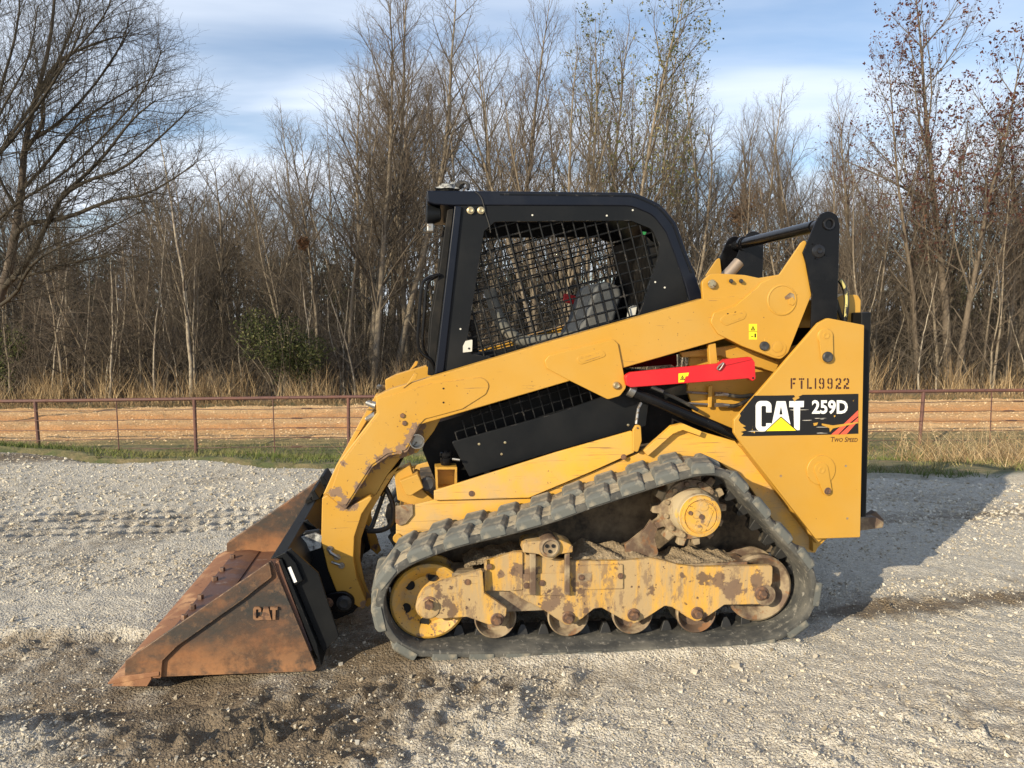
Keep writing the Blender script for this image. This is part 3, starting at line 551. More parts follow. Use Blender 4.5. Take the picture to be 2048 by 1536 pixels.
# ---- red lift arm brace
rb = plate('arm_brace', [(1250, 752, 8), (1262, 745), (1440, 727), (1452, 722), (1503, 715, 3), (1510, 724), (1512, 757, 4), (1506, 763, 4), (1497, 757), (1262, 775, 3), (1254, 771)], .262, .30, 'red', bevel=.004)
prism('brace_flange', [(1440, 727), (1452, 719), (1503, 714, 3), (1505, 719), (1452, 731)], .262 - .004, .30, 'red', rb, .002)
MB().cyl(*P(1506, 756, .262), .005, .2605, .27, 12).build('brace_hole', 'hole', rb)
prism('warning_label', [(1357, 747), (1378, 745), (1376, 752), (1371, 753), (1368, 764), (1357, 765)], .2612, .262, 'decal_yellow', rb, 0)
def warn(parent, x, y, s, Y):
    """black warning triangle with a mark inside"""
    m = MB()
    o_ = [(x, y - s), (x + s * .9, y + s * .7), (x - s * .9, y + s * .7)]; i_ = [(x, y - s * .55), (x + s * .55, y + s * .45), (x - s * .55, y + s * .45)]
    m.prism(o_, Y - .0006, Y, holes=[i_]); m.prism([(x - s * .1, y - s * .2), (x + s * .15, y - s * .2), (x + s * .2, y + s * .35), (x - s * .2, y + s * .35)], Y - .0006, Y)
    return m.build('warning_symbol', 'hole', parent, smooth=False)
warn(rb, 1365, 756, 5.5, .261)
MB().tube([P3(1434, 737, .255), P3(1439, 730, .25), P3(1449, 724, .25), P3(1444, 733, .25), P3(1438, 741, .254), P3(1434, 737, .255)], .0035, 6, smooth=2).build('lynch_pin', 'steel', rb)
mirror(rb, LD, 'red brace on the far lift arm')
# warning labels on the arm
wl = prism('warning_label', [(1498, 648), (1514, 648), (1514, 679), (1498, 679)], .3052, .306, 'decal_yellow', arm, 0)
warn(wl, 1506, 657, 5.5, .3050)
MB().prism([(1498, 663), (1514, 663), (1514, 664), (1498, 664)], .3046, .3052).prism([(1502, 672), (1507, 672), (1507, 673.4), (1502, 673.4)], .3046, .3052).prism([(1509, 667), (1512, 667), (1512, 675), (1509, 675)], .3046, .3052).build('warning_symbol', 'hole', wl, smooth=False)

# ---- lift cylinder with hoses
cylo = MB().tube([P3(1262, 782, .34), P3(1474, 872, .34)], .0265, 20).build('lift_cylinder', 'black_gloss', LD, .003)
MB().tube([P3(1256, 778, .34), P3(1268, 784, .34)], .032, 16).build('cylinder_gland', 'steel', cylo, .002)
mirror(cylo, LD)
fit = MB()
for ya, yb in ((784, 790), (806, 811)):
    fit.tube([P3(1372, ya, .42), P3(1400, ya + 2, .42), P3(1418, ya + 3, .42)], .006, 8)
    fit.tube([P3(1430, ya + 4, .40), P3(1446, ya + 4, .40)], .011, 6); fit.tube([P3(1446, ya + 4, .40), P3(1458, yb, .40)], .009, 8)
fit.build('hydraulic_fittings', 'steel', LD)
MB().tube([P3(1456, 790, .40), P3(1480, 794, .40), P3(1506, 790, .42)], .010, 8, smooth=2).build('hydraulic_hose', 'hose', LD)
MB().tube([P3(1456, 812, .40), P3(1474, 812, .40), P3(1500, 798, .42)], .010, 8, smooth=2).build('hydraulic_hose', 'hose', LD)
MB().tube([P3(1300, 776, .36), P3(1340, 790, .36), P3(1382, 812, .36), P3(1395, 820, .37)], .009, 8, smooth=2).build('hydraulic_hose', 'hose', LD)
MB().tube([P3(1302, 773, .35), P3(1326, 783, .35)], .010, 8).build('hose_ferrule', 'steel', LD)
plate('hose_bracket', [(1417, 772), (1426, 770), (1424, 815), (1417, 816)], .41, .425, 'yellow')
plate('arm_stop_post', [(1417, 688), (1432, 686), (1436, 728), (1420, 730)], .33, .36, 'yellow')
plate('cross_brace', [(1360, 705), (1470, 690), (1500, 700), (1560, 725), (1550, 745), (1440, 712), (1365, 715)], .40, .43, 'yellow_worn')
plate('inner_side', [(1380, 705), (1560, 700), (1700, 660), (1710, 900), (1560, 940), (1480, 880), (1390, 835), (1375, 780)], .44, .46, 'yellow_worn')

# ---- rear tower
tw = plate('rear_tower_panel', [(1632, 1078, 3), (1484, 889, 3), (1468, 866, 6), (1468, 840, 6), (1637, 646, 10), (1656, 636, 10), (1729, 650, 3), (1721, 1075, 3)], .262, .285, 'yellow')
plate('tower_inner_fold', [(1484, 892), (1500, 885), (1650, 1075), (1634, 1088)], .285, .40, 'yellow_worn', tw)
plate('tower_foot', [(1625, 1070), (1660, 1072), (1640, 1092), (1626, 1104)], .30, .345, 'yellow_worn', tw)
def boss(cx, cy, R, bx, by, r2, bolt_mat, stop):
    MB().lathe(*P(cx, cy, .26), [(M2(R, .26), .264), (M2(R, .26), .2575), (M2(R - .6, .26), .2565), (0, .2565)], 44, closed=False).build('boss_plate', 'yellow', tw)
def strap(x0, y0, r0, x1, y1, r1, Y0, Y1, name='strap'):
    a = Vector((x1 - x0, y1 - y0)); ang = math.atan2(a.y, a.x); pts = []
    for i in range(11): t = ang + math.pi / 2 + math.pi * i / 10; pts.append((x0 + r0 * math.cos(t), y0 + r0 * math.sin(t)))
    for i in range(11): t = ang - math.pi / 2 + math.pi * i / 10; pts.append((x1 + r1 * math.cos(t), y1 + r1 * math.sin(t)))
    return prism(name, pts, Y0, Y1, 'yellow', tw, .001)
boss(1642, 940, 31.5, 0, 0, 0, 0, 0)
strap(1643, 939, 14, 1655, 982, 9, .2515, .2570)
MB().lathe(*P(1643, 940, .254), [(.004, .2505), (.009, .249), (.0155, .249), (.017, .2545)], 28).build('boss_ring', 'yellow', tw)
bolt(1655, 982, .2545, .013, tw, h=.012, washer=1.4)
boss(1650, 672, 16.5, 0, 0, 0, 0, 0)
strap(1652, 671, 14, 1655, 714, 12, .2515, .2570)
MB().lathe(*P(1652, 671, .254), [(.004, .2505), (.009, .249), (.0155, .249), (.017, .2545)], 28).build('boss_ring', 'yellow', tw)
MB().lathe(*P(1655, 714, .25), [(.004, .240), (.008, .238), (.021, .239), (.0255, .244), (.026, .256)], 28).build('rubber_stop', 'dark', tw)
for x, y in ((1562, 952), (1692, 932), (1695, 1037)): MB().cyl(*P(x, y, .26), .006, .2612, .266, 12).build('drilled_hole', 'iron', tw)
far_tower = mirror(tw, LD, 'far rear tower panel')
# lettering ------------------------------------------------------------------
def glyphs(name, polys, Y0, Y1, mat, parent, bevel=0, tr=None):
    """flat letters: outlines (with holes) given in photo pixels"""
    m = MB()
    for p in polys:
        outer, holes = (p if isinstance(p, tuple) and isinstance(p[0], list) else (p, []))
        m.prism(outer, Y0, Y1, holes=holes)
    return m.build(name, mat, parent, bevel, smooth=False)
dq = lambda pts: [((1400 + q[0] / 4.0425), (740 + q[1] / 4.0425), *[r / 4.0425 for r in q[2:]]) for q in pts]
dec = prism('side_decal', dq([(440, 207), (620, 206), (760, 203), (770, 222), (800, 214), (830, 200), (1000, 198), (1281, 192), (1280, 330), (1281, 515), (1120, 521), (900, 526), (640, 530), (420, 535), (334, 533), (352, 512), (330, 500), (376, 488), (345, 462), (372, 455), (330, 430), (312, 405), (330, 370), (322, 352)]), .2612, .2618, 'decal', tw, 0)
C_ = dq([(578, 343), (578, 250, 44), (450, 250, 44), (450, 495, 44), (578, 495, 44), (578, 430), (535, 430), (535, 458, 10), (497, 458, 10), (497, 290, 10), (535, 290, 10), (535, 343)])
A_ = (dq([(570, 492), (620, 252), (692, 252), (722, 400), (745, 492)]), [dq([(655, 290), (668, 360), (641, 360)])])
T_ = dq([(722, 252), (841, 250), (839, 300), (810, 301), (806, 486), (762, 487), (757, 301), (722, 301)])
glyphs('logo_letters', [C_, A_, T_], .2604, .2611, 'white', dec)
prism('logo_triangle_outline', dq([(522, 500), (655, 374), (795, 496)]), .2599, .2604, 'hole', dec, 0)
prism('logo_triangle', dq([(536, 494), (655, 384), (777, 490)]), .2593, .2598, 'decal_yellow', dec, 0)
glyphs('red_flash', [dq([(1060, 522), (1176, 424), (1278, 326), (1279, 372), (1190, 445), (1118, 521)]), dq([(1130, 521), (1279, 384), (1279, 412), (1185, 519)])], .2606, .2611, 'decal_red', dec)
for tp in ([(915, 430), (955, 424), (945, 446), (922, 452)], [(985, 432), (1075, 448), (1278, 420), (1279, 430), (1075, 472), (1050, 502), (1046, 470), (985, 446)], [(748, 228), (790, 208), (806, 226), (778, 240), (765, 258)]):
    glyphs('torn_patch', [dq(tp)], .2600, .2605, 'yellow', dec)
def text(name, s, x0, x1, y0, y1, Y, mat, parent, bold=0.0, shear=0.0, small=None, depth=.0006):
    """lettering fitted into the photo box x0..x1, y0 (top)..y1 (base)"""
    c = bpy.data.curves.new(name, 'FONT'); c.body = s; c.size = 1; c.offset = bold; c.shear = shear; c.fill_mode = 'FRONT'; c.resolution_u = 3
    if small:
        c.small_caps_scale = small
        for i, ch_ in enumerate(s):
            if ch_.islower(): c.body_format[i].use_small_caps = True
    t = bpy.data.objects.new(name, c); COL.objects.link(t)
    me = bpy.data.meshes.new_from_object(t.evaluated_get(bpy.context.evaluated_depsgraph_get())); bpy.data.objects.remove(t); bpy.data.curves.remove(c)
    co = np.array([q.co[:] for q in me.vertices]); fs = [tuple(p.vertices) for p in me.polygons]; bpy.data.meshes.remove(me)
    lo, hi = co.min(0), co.max(0); v = []
    for q in co:
        u, t_ = (q[0] - lo[0]) / (hi[0] - lo[0]), (q[1] - lo[1]) / (hi[1] - lo[1])
        X, Z = P(x0 + (x1 - x0) * u, y1 + (y0 - y1) * t_, Y); v.append((X, Y, Z))
    m = MB().add(v, fs)
    return m.build(name, mat, parent, smooth=False)
text('model_number', '259D', 1400 + 905 / 4.0425, 1400 + 1195 / 4.0425, 740 + 243 / 4.0425, 740 + 357 / 4.0425, .2606, 'white', dec, bold=.032)
text('speed_lettering', 'Two Speed', 1400 + 1060 / 4.0425, 1400 + 1275 / 4.0425, 740 + 541 / 4.0425, 740 + 582 / 4.0425, .2614, 'print', tw, bold=.012, shear=.22, small=.78)
# stencilled number, every stroke broken by a bridge
ST = {'F': [(0, 0, .3, 1), (.4, .82, 1, 1), (.4, .42, .85, .6)], 'T': [(.33, 0, .67, .78), (0, .82, .3, 1), (.36, .82, .64, 1), (.7, .82, 1, 1)], 'L': [(0, .0, .3, 1), (.4, 0, 1, .18)], '1': [(.35, 0, .7, 1)],
      '9': [(0, .52, .28, .9), (.15, .84, .42, 1), (.56, .84, .85, 1), (.72, .1, 1, .9), (.15, .44, .42, .6), (.56, .44, .72, .6), (.15, 0, .42, .16), (.56, 0, .85, .16), (0, .08, .28, .26)],
      '2': [(0, .72, .28, .92), (.15, .84, .44, 1), (.56, .84, .85, 1), (.72, .55, 1, .92), (.45, .36, .85, .56), (.08, .16, .5, .36), (0, 0, .3, .18), (.4, 0, 1, .18)]}
m = MB()
for ch_, x0, x1 in (('F', 733, 775), ('T', 800, 843), ('L', 866, 905), ('1', 916, 950), ('9', 962, 1005), ('9', 1030, 1072), ('2', 1096, 1142), ('2', 1160, 1206)):
    for a, b, c, d in ST[ch_]:
        sl_ = .03 * (a + c)
        q = [(x0 + (x1 - x0) * a, 154 - 88 * b), (x0 + (x1 - x0) * c, 153 - 88 * b), (x0 + (x1 - x0) * c, 153 - 88 * d), (x0 + (x1 - x0) * a, 154 - 88 * d)]
        m.prism(dq([(u, v_, 5) for u, v_ in q]), .2614, .2619)
m.build('stencilled_number', 'print', tw, smooth=False)

# ---- lever links and cross tube
lv = plate('lift_link', [(1606, 505), (1634, 440), (1641, 428, 14), (1657, 421, 20), (1676, 430, 16), (1680, 450), (1674, 660), (1622, 662), (1624, 590), (1612, 525)], .290, .303, 'black_gloss')
plate('link_inner_plate', [(1606, 505), (1634, 440), (1641, 428, 14), (1657, 421, 20), (1676, 430, 16), (1680, 450), (1674, 640), (1622, 640), (1624, 590), (1612, 525)], .41, .423, 'black_gloss', lv)
MB().lathe(*P(1657, 448, .29), [(.020, .40), (.020, .282), (.027, .280), (.029, .283), (.029, .41)], 30, closed=False).build('link_bush', 'ring', lv)
MB().lathe(*P(1657, 448, .29), [(.0, .33), (.0205, .33)], 20, closed=False).build('bush_bore', 'iron', lv)
MB().lathe(*P(1637, 502, .29), [(.003, .278), (.012, .276), (.014, .281), (.030, .284), (.034, .289)], 28).build('link_pin', 'ring', lv)
for x, y in ((1626, 488), (1650, 510), (1632, 517), (1644, 490)): MB().cyl(*P(x, y, .29), .004, .283, .29, 10).build('pin_bolt', 'black_gloss', lv)
mirror(lv, LD, 'far black lift link')
tbx, tbz = P(1657, 448, .29)
ct = MB().lathe(tbx - .004, tbz + .002, [(.030, .418), (.030, WID - .418)], 28).lathe(tbx - .004, tbz + .002, [(.041, WID - .445), (.041, WID - .42)], 24).build('cross_tube', 'black_gloss', LD)
ex = MB().tube([P3(1438, 566, .80), P3(1462, 542, .80), P3(1478, 524, .80)], [.030, .030, .030], 20, caps=False).build('exhaust_pipe', 'beige', LD)
MB().tube([P3(1466, 538, .80), P3(1477, 525.5, .80)], .027, 20).build('pipe_bore', 'mud', ex)
plate('hood', [(1440, 610), (1560, 610), (1690, 588), (1716, 590, 6), (1722, 600), (1722, 652), (1480, 660)], .45, WID - .45, 'yellow')
plate('hood_corner', [(1660, 600), (1690, 588, 3), (1716, 590, 6), (1722, 600), (1721, 650), (1660, 650)], .40, .43, 'yellow')
MB().tube([P3(1679, 560, .36), P3(1690, 575, .35), P3(1694, 605, .35), P3(1690, 640, .36), P3(1682, 668, .4)], .012, 10, smooth=2).build('hydraulic_hose', 'hose', LD)
hl = MB().tube([P3(1681, 560, .335), P3(1690, 574, .333), P3(1694, 598, .333), P3(1691, 634, .335)], .007, 8, smooth=2).build('hose_sleeve', 'sleeve', LD)
MB().tube([P3(1672, 600, .36), P3(1680, 630, .36), P3(1692, 655, .37)], .010, 8, smooth=2).build('hydraulic_hose', 'hose', LD)
# ---- rear door and tow hook
rd = plate('rear_door', [(1723, 625), (1743, 624), (1733, 1034), (1722, 1035)], .31, WID - .31, 'black', bevel=.006)
plate('rear_frame', [(1480, 880), (1710, 660), (1720, 700), (1718, 1060), (1640, 1075)], .46, .50, 'black_matte')
th = plate('tow_eye', [(1700, 1036), (1752, 1034, 8), (1769, 1044, 6), (1767, 1056, 4), (1720, 1062)], .42, .47, 'iron', bevel=.006)
plate('tow_eye_hook', [(1730, 1036), (1752, 1022, 5), (1769, 1040, 4), (1766, 1052), (1750, 1050)], .52, .56, 'iron', th, .006)

# ---- cab
CY0 = .455
outer = [(854, 381, 3), (1000, 382), (1270, 385, 60), (1322, 408, 60), (1353, 446, 50), (1374, 505, 60), (1388, 540), (1404, 590), (1412, 640), (905, 780), (868, 752), (908, 411, 3), (870, 409, 4), (855, 404, 3)]
hole = [(968, 462, 8), (990, 443, 10), (1262, 441, 18), (1304, 458, 20), (1319, 490, 10), (1317, 512, 8), (1289, 600), (1270, 650), (1000, 717), (930, 706)]
band_in = [(880, 413), (1000, 415), (1262, 417, 50), (1306, 433, 50), (1330, 466, 50), (1349, 515, 40), (1362, 560), (1378, 640)]
cab = MB().prism([(868, 752), (909, 411, 3), (1000, 411), (1262, 412, 60), (1306, 430, 50), (1332, 464, 50), (1352, 515), (1370, 575), (1390, 650), (1000, 780)], CY0 + .006, CY0 + .03, holes=[hole]).build('cab_side', 'black', LD, .003)
far_side = mirror(cab, LD, 'far cab side frame')
roofband = [(853, 381, 3), (1000, 382), (1270, 385, 60), (1322, 408, 60), (1353, 446, 50), (1374, 505, 60), (1388, 540), (1404, 590), (1414, 640), (1388, 640), (1372, 575), (1352, 515), (1332, 464, 50), (1306, 430, 50), (1262, 412, 60), (1000, 411), (909, 411), (870, 409, 4), (855, 404, 3)]
roof = MB().prism(roofband, CY0, WID - CY0).build('cab_roof', 'cab_rim', LD, .010, seg=3)
MB().prism([(1000, 387), (1268, 390, 58), (1318, 412, 58), (1348, 449, 50), (1369, 507, 60), (1384, 545), (1381, 546), (1366, 508, 60), (1345, 450, 50), (1316, 415, 58), (1267, 393, 58), (1000, 390)], CY0 - .003, CY0 + .002).build('rim_groove', 'black_gloss', roof)
# front pillar with its rim and door frame
plr = MB().prism([(909, 411), (924, 413), (888, 744), (870, 749)], CY0 - .006, CY0 + .05).build('front_pillar', 'cab_rim', LD, .006)
mirror(plr, LD, 'far front pillar')
df = MB().prism([(895, 420), (908, 414), (868, 752), (855, 750), (862, 640), (876, 560)], CY0 + .03, CY0 + .07).build('door_frame', 'black_matte', LD, .004)
mirror(df, LD, 'far door frame')
plate('panel_seam', [(923, 412), (925, 412), (889, 743), (887, 743)], CY0 + .0045, CY0 + .0065, 'hole', cab, 0)
ws = wire_grid('mesh_screen', hole[:-2] + [(1000, 717), (930, 706)], CY0 + .028, .0525, .262, 'black', cab, r=.0042, th=.006)
wsf = wire_grid('mesh_screen', hole[:-2] + [(1000, 717), (930, 706)], CY0 + .028, .0525, .262, 'black', far_side, r=.0042, th=.006)
for x, y in ((941, 421), (962, 421)): MB().lathe(*P(x, y, CY0), [(.004, CY0 - .010), (.010, CY0 - .012), (.011, CY0 - .006), (.017, CY0 - .004), (.018, CY0 + .008)], 22).build('cab_bolt', 'zinc', cab)
for x, y in ((1065, 430), (1214, 431), (1266, 420), (885, 404), (1311, 564), (1330, 575), (921, 658)): MB().cyl(*P(x, y, CY0), .0045, CY0 + .0035, CY0 + .008, 10).build('panel_screw', 'tape', cab)
prism('paper_tag', [(931, 682, 2), (945, 679, 2), (944, 703, 2), (926, 705), (926, 692)], CY0 - .001, CY0 + .005, 'tape', cab, 0)
MB().cyl(*P(938, 697, CY0), .005, CY0 - .003, CY0 + .001, 10).build('tag_screw', 'hole', cab)
prism('green_sticker', [(1285, 463), (1293, 464), (1290, 470), (1286, 469)], CY0 + .0045, CY0 + .0062, 'green', cab, 0)
MB().tube([P3(950, 383, CY0 - .004), P3(962, 392, CY0 - .006), P3(968, 412, CY0 - .004), P3(972, 430, CY0 + .002), P3(979, 450, CY0 + .002), P3(981, 465, CY0 + .01)], .0028, 6, smooth=2).build('loose_wire', 'hose', cab)
for dx, Y in ((0, CY0 + .02), (10, CY0 + .16)):
    MB().tube([P3(880 + dx * .3, 549, Y), P3(864 + dx, 552, Y - .01), P3(846 + dx, 562, Y - .02), P3(842 + dx, 580, Y - .02), P3(838 + dx, 640, Y - .02), P3(834 + dx, 690, Y - .02), P3(842 + dx, 708, Y - .01), P3(866, 722, Y + .01), P3(868, 745, Y + .02)], .0078, 10, smooth=2).build('grab_handle', 'black_gloss', LD)
# lamps under the roof's front edge
for Y, sc_ in ((CY0 + .02, 1.0), (CY0 + .62, 1.0)):
    x, z = P(868, 427, Y); h = MB()
    v = []; f = []; n = 20
    ringx = [(.035, .018), (.030, .034), (-.01, .045), (-.03, .050), (-.034, .046), (-.028, .040)]
    for dx, r_ in ringx:
        for j in range(n): a = 2 * math.pi * j / n; v.append((x + dx, Y + .05 + r_ * math.cos(a), z + r_ * math.sin(a) + dx * .12))
    for i in range(len(ringx) - 1):
        for j in range(n): f.append((i * n + j, i * n + (j + 1) % n, (i + 1) * n + (j + 1) % n, (i + 1) * n + j))
    h.add(v, f + [tuple(range(n - 1, -1, -1))])
    lamp = h.build('work_lamp', 'black', LD)
    MB().add([(x - .027, Y + .05 + .041 * math.cos(2 * math.pi * j / n), z - .003 + .041 * math.sin(2 * math.pi * j / n)) for j in range(n)], [tuple(range(n))]).build('lamp_lens', 'lens', lamp)
    x2, z2 = P(862, 450, Y); MB().box(x2 - .02, x2 + .015, Y + .02, Y + .07, z2 - .03, z2 + .012).build('lamp_bracket', 'steel', lamp, .008)
# inside the cab
prism('seat_belt', [(1128, 586, 3), (1182, 600, 3), (1182, 624, 3), (1160, 612), (1128, 604, 3)], 1.12, 1.14, 'red', roof, .002)
inn = MB().prism([(1290, 470), (1345, 520), (1370, 600), (1380, 660), (1330, 660), (1318, 560), (1298, 520)], CY0 + .05, WID - CY0 - .05).build('cab_rear_wall', 'black_matte', LD)
seat = MB().prism([(1150, 668, 8), (1168, 640, 10), (1190, 572, 14), (1212, 562, 14), (1240, 572, 14), (1246, 590), (1225, 660, 8), (1215, 700), (1100, 735), (1095, 715, 10)], .62, 1.06).build('operator_seat', 'seat', LD, .03, seg=4)
MB().prism([(1190, 590, 12), (1210, 566, 12), (1240, 572, 10), (1222, 650), (1170, 700), (1160, 690)], .70, .98).build('seat_pad', 'bar', seat, .02, seg=3)
for Y in (.60, .98):
    MB().tube([P3(978, 578, Y), P3(990, 620, Y), P3(1010, 660, Y), P3(1045, 685, Y), P3(1090, 680, Y), P3(1165, 672, Y)], [.030] * 40, 12, smooth=3).build('lap_bar', 'bar', LD)
lvx = MB().tube([P3(950, 705, .56), P3(948, 670, .56), P3(944, 655, .56)], .016, 10).build('joystick', 'black_matte', LD)
MB().tube([P3(944, 662, .56), P3(940, 640, .56)], [.03, .022], 12).build('joystick_grip', 'black_matte', lvx, .004)
MB().prism([(925, 716), (990, 700), (1010, 760), (920, 770)], .56, .70).build('control_console', 'black_matte', LD, .01)
plate('cab_floor', [(880, 760), (1390, 640), (1400, 700), (900, 800)], CY0 + .03, WID - CY0 - .03, 'black_matte')
plate('wire_bundle', [(1258, 617, 4), (1272, 608, 3), (1275, 612), (1270, 640, 3), (1256, 645, 3)], .50, .53, 'tape')
# rag on the roof
rg = MB(); rr_ = random.Random(3)
x0, z0 = P(902, 379, CY0 + .05); nx, ny = 26, 16; v = []; f = []
for i in range(nx):
    for j in range(ny):
        u, t = i / (nx - 1), j / (ny - 1); e = min(1, 5 * u, 5 * (1 - u)) * min(1, 5 * t, 5 * (1 - t))
        v.append((x0 - .075 + .115 * u + rr_.uniform(-.004, .004), CY0 + .02 + .14 * t + .01 * math.sin(u * 9), z0 + .002 + e * (.014 + .018 * u + rr_.uniform(-.006, .008) + .006 * math.sin(u * 14) * math.cos(t * 9))))
for i in range(nx - 1):
    for j in range(ny - 1): f.append((i * ny + j, (i + 1) * ny + j, (i + 1) * ny + j + 1, i * ny + j + 1))
rg.add(v, f)
ragE = empty('rag', tuple(ORG), YAW); tag(ragE, 'crumpled grey-white rag with a black strap lying on the cab roof', 'rag')
rg.build('cloth', 'rag', ragE, ang=80)
MB().tube([P3(916, 376, CY0 + .06), P3(922, 366, CY0 + .05), P3(932, 364, CY0 + .04), P3(937, 370, CY0 + .03), P3(936, 379, CY0 + .02)], [.012, .02, .022, .014, .008] + [.008] * 20, 8, smooth=1).build('strap', 'hose', ragE)

# ---- bucket
bk = MB()
Xt, Zt = P(215, 1373, -.02); Xr, Zr = P(633, 1340, 0); Xtop, Ztop = P(541, 1124, 0); Xf, _ = P(322, 1355, 0)
inner_prof = [(Xf - .06, .030), (Xr - .20, .030), (Xr - .08, .050), (Xr - .045, .10), (Xtop + .012, Ztop - .01)]
outer_prof = [(Xtop + .03, Ztop), (Xr - .02, .09), (Xr - .05, .025), (Xr - .10, .006), (Xf - .06, .006)]
sh = MB().prism(inner_prof + outer_prof, .014, WID - .014, px=False).build('bucket', 'rust_floor', LD, .003)
side_full = [(250, 1352), (250, 1322), (541, 1122, 3), (546, 1128), (634, 1338, 7), (626, 1343, 5), (322, 1354)]
sd = prism('side_plate', side_full, .0, .016, 'rust', sh, .003)
prism('side_edge', [(249, 1352, 2), (250, 1322, 3), (538, 1124, 2), (544, 1154, 5), (487, 1199), (353, 1294), (325, 1322, 6), (322, 1356, 2)], -.016, -.0005, 'rust', sd, .003)
for gl in (C_, A_, T_):
    q = gl[0] if isinstance(gl, tuple) else gl; tr = lambda p: (506 + (p[0] - 1511.3) * 49 / 96.7, 1214.5 + (p[1] - 801.7) * 26 / 60.7, *[r * .45 for r in p[2:]])
    q = [tr(p) for p in q]
    MB().prism(q, -.012, .002).build('embossed_letter', 'letter_rust', sd, smooth=False)
fsd = mirror(sd, sh, 'far side plate of the bucket')
ce = MB().prism([(Xt, .004), (Xt + .002, .012), (Xt + .05, .034), (Xf + .0, .046), (Xf + .0, .030), (Xt + .04, .006)], -.02, WID + .02, px=False).build('cutting_edge', 'rust_edge', sh, .002)
MB().prism([(Xt + .115, .043), (Xf + .0, .047), (Xf + .06, .036), (Xf + .06, .03), (Xt + .10, .03)], .02, WID - .02, px=False).build('edge_base_plate', 'rust_floor', sh, .001)
prism('wear_shoe', [(250, 1352), (301, 1352), (303, 1358), (294, 1373), (222, 1373)], -.018, .03, 'rust_edge', sh, .002)
prism('shoe_block', [(303, 1345), (322, 1345), (321, 1357), (306, 1357)], -.016, .02, 'rust_edge', sh, .003)
for Y in (.16, .33, .55, .68, .82, 1.10, 1.26, 1.50):
    x = Xt + .135; m = MB(); r_ = .0165; v = []
    for z, kk in ((.04, 1), (.062, 1), (.066, .85)): v += [(x + r_ * kk * math.cos(j * math.pi / 3 + Y * 5), Y + r_ * kk * math.sin(j * math.pi / 3 + Y * 5), z) for j in range(6)]
    m.add(v, [(i * 6 + j, i * 6 + (j + 1) % 6, (i + 1) * 6 + (j + 1) % 6, (i + 1) * 6 + j) for i in range(2) for j in range(6)] + [tuple(12 + j for j in range(6))])
    m.build('edge_bolt', 'bolt', sh)
# black back of the bucket: sheet, top beam, hitch rails
bdir = Vector((Xr - Xtop, -Ztop)).normalized(); bn = Vector((-bdir.y, bdir.x)) * -1
if bn.x < 0: bn = -bn
def bprof(s, n_): p = Vector((Xtop + .03, Ztop)) + bdir * s + bn * n_; return (p.x, p.y)
bl = math.hypot(Xr - Xtop, Ztop)
MB().prism([bprof(0, .0), bprof(0, .012), bprof(bl - .12, .012), bprof(bl - .02, -.004), bprof(bl - .1, -.01)], .018, WID - .018, px=False).build('back_sheet', 'black', sh, .002)
MB().prism([bprof(-.015, -.035), bprof(-.02, .035), bprof(.04, .055), bprof(.12, .055), bprof(.13, .014), bprof(.0, .014)], .03, WID - .03, px=False).build('top_beam', 'black', sh, .004)
for Y in (.05, .52, 1.10, 1.60):
    MB().prism([bprof(-.02, .014), bprof(-.02, .055), bprof(.12, .12), bprof(bl - .10, .10), bprof(bl - .06, .014)], Y, Y + .018, px=False).build('back_rib', 'black', sh, .003)
# white stickers on the beam's near end
for a, b in (((.02, .05), (.08, .056)), ((.06, .062), (.11, .072))):
    pass
MB().prism([bprof(.045, .018), bprof(.045, .032), bprof(.115, .032), bprof(.115, .018)], .0285, .0298, px=False).build('white_sticker', 'white', sh, smooth=False)
# serrated grab strip on the far part of the top beam
for yb in (.95, 1.33):
    m = MB()
    for i in range(9): m.add([], []).prism([bprof(-.022, -.02 + .0), bprof(-.04, -.012), bprof(-.04, .012), bprof(-.022, .02)], yb + i * .03, yb + i * .03 + .016, px=False)
    m.build('grip_teeth', 'black_matte', sh)
    MB().prism([bprof(-.02, .02), bprof(-.075, .03), bprof(-.075, .05), bprof(-.02, .06)], yb, yb + .25, px=False).build('hitch_hook', 'black', sh, .004)
# ---- quick coupler between the arm and the bucket
qc = prism('quick_coupler', [(590, 1082), (610, 1064, 5), (640, 1060, 5), (662, 1120), (690, 1180), (716, 1192, 14), (722, 1208, 12), (706, 1226, 12), (672, 1240, 6), (650, 1236), (612, 1140)], .345, .375, 'black', LD, .005)
prism('coupler_end', [(642, 1192, 14), (665, 1186), (690, 1183, 20), (710, 1196, 16), (708, 1218, 16), (690, 1228, 14), (660, 1224), (642, 1212, 12)], .312, .344, 'black_gloss', qc, .006)
MB().lathe(*P(688, 1206, .31), [(.010, .304), (.020, .302), (.024, .306), (.034, .308), (.036, .314)], 24).build('coupler_pin', 'dark', qc)
bolt(656, 1206, .311, .016, qc, h=.016)
qb = MB(); xq0, zq0 = P(640, 1100, .345)
MB().prism([bprof(.12, .09), bprof(.12, .13), bprof(bl - .14, .15), bprof(bl - .1, .10)], .36, WID - .36, px=False).build('coupler_cross_plate', 'black', qc, .004)
rw = MB().prism([(600, 1075, 4), (630, 1066, 6), (644, 1072), (642, 1096), (618, 1104, 5), (604, 1096)], .33, .346).build('coupler_worn_top', 'rag', qc, .003)
mirror(prism('coupler_arm', [(640, 1060), (660, 1050), (700, 1110), (720, 1195), (690, 1215), (655, 1130)], .44, .47, 'black', qc, .004), qc)
# the right hand side of the undercarriage
for o in [track, uf, sp, hub, gd] + W: mirror(o, LD, ('far ' + o.name.split('.')[0].replace('_', ' ')))
for o in (ch, fd): mirror(o, LD)

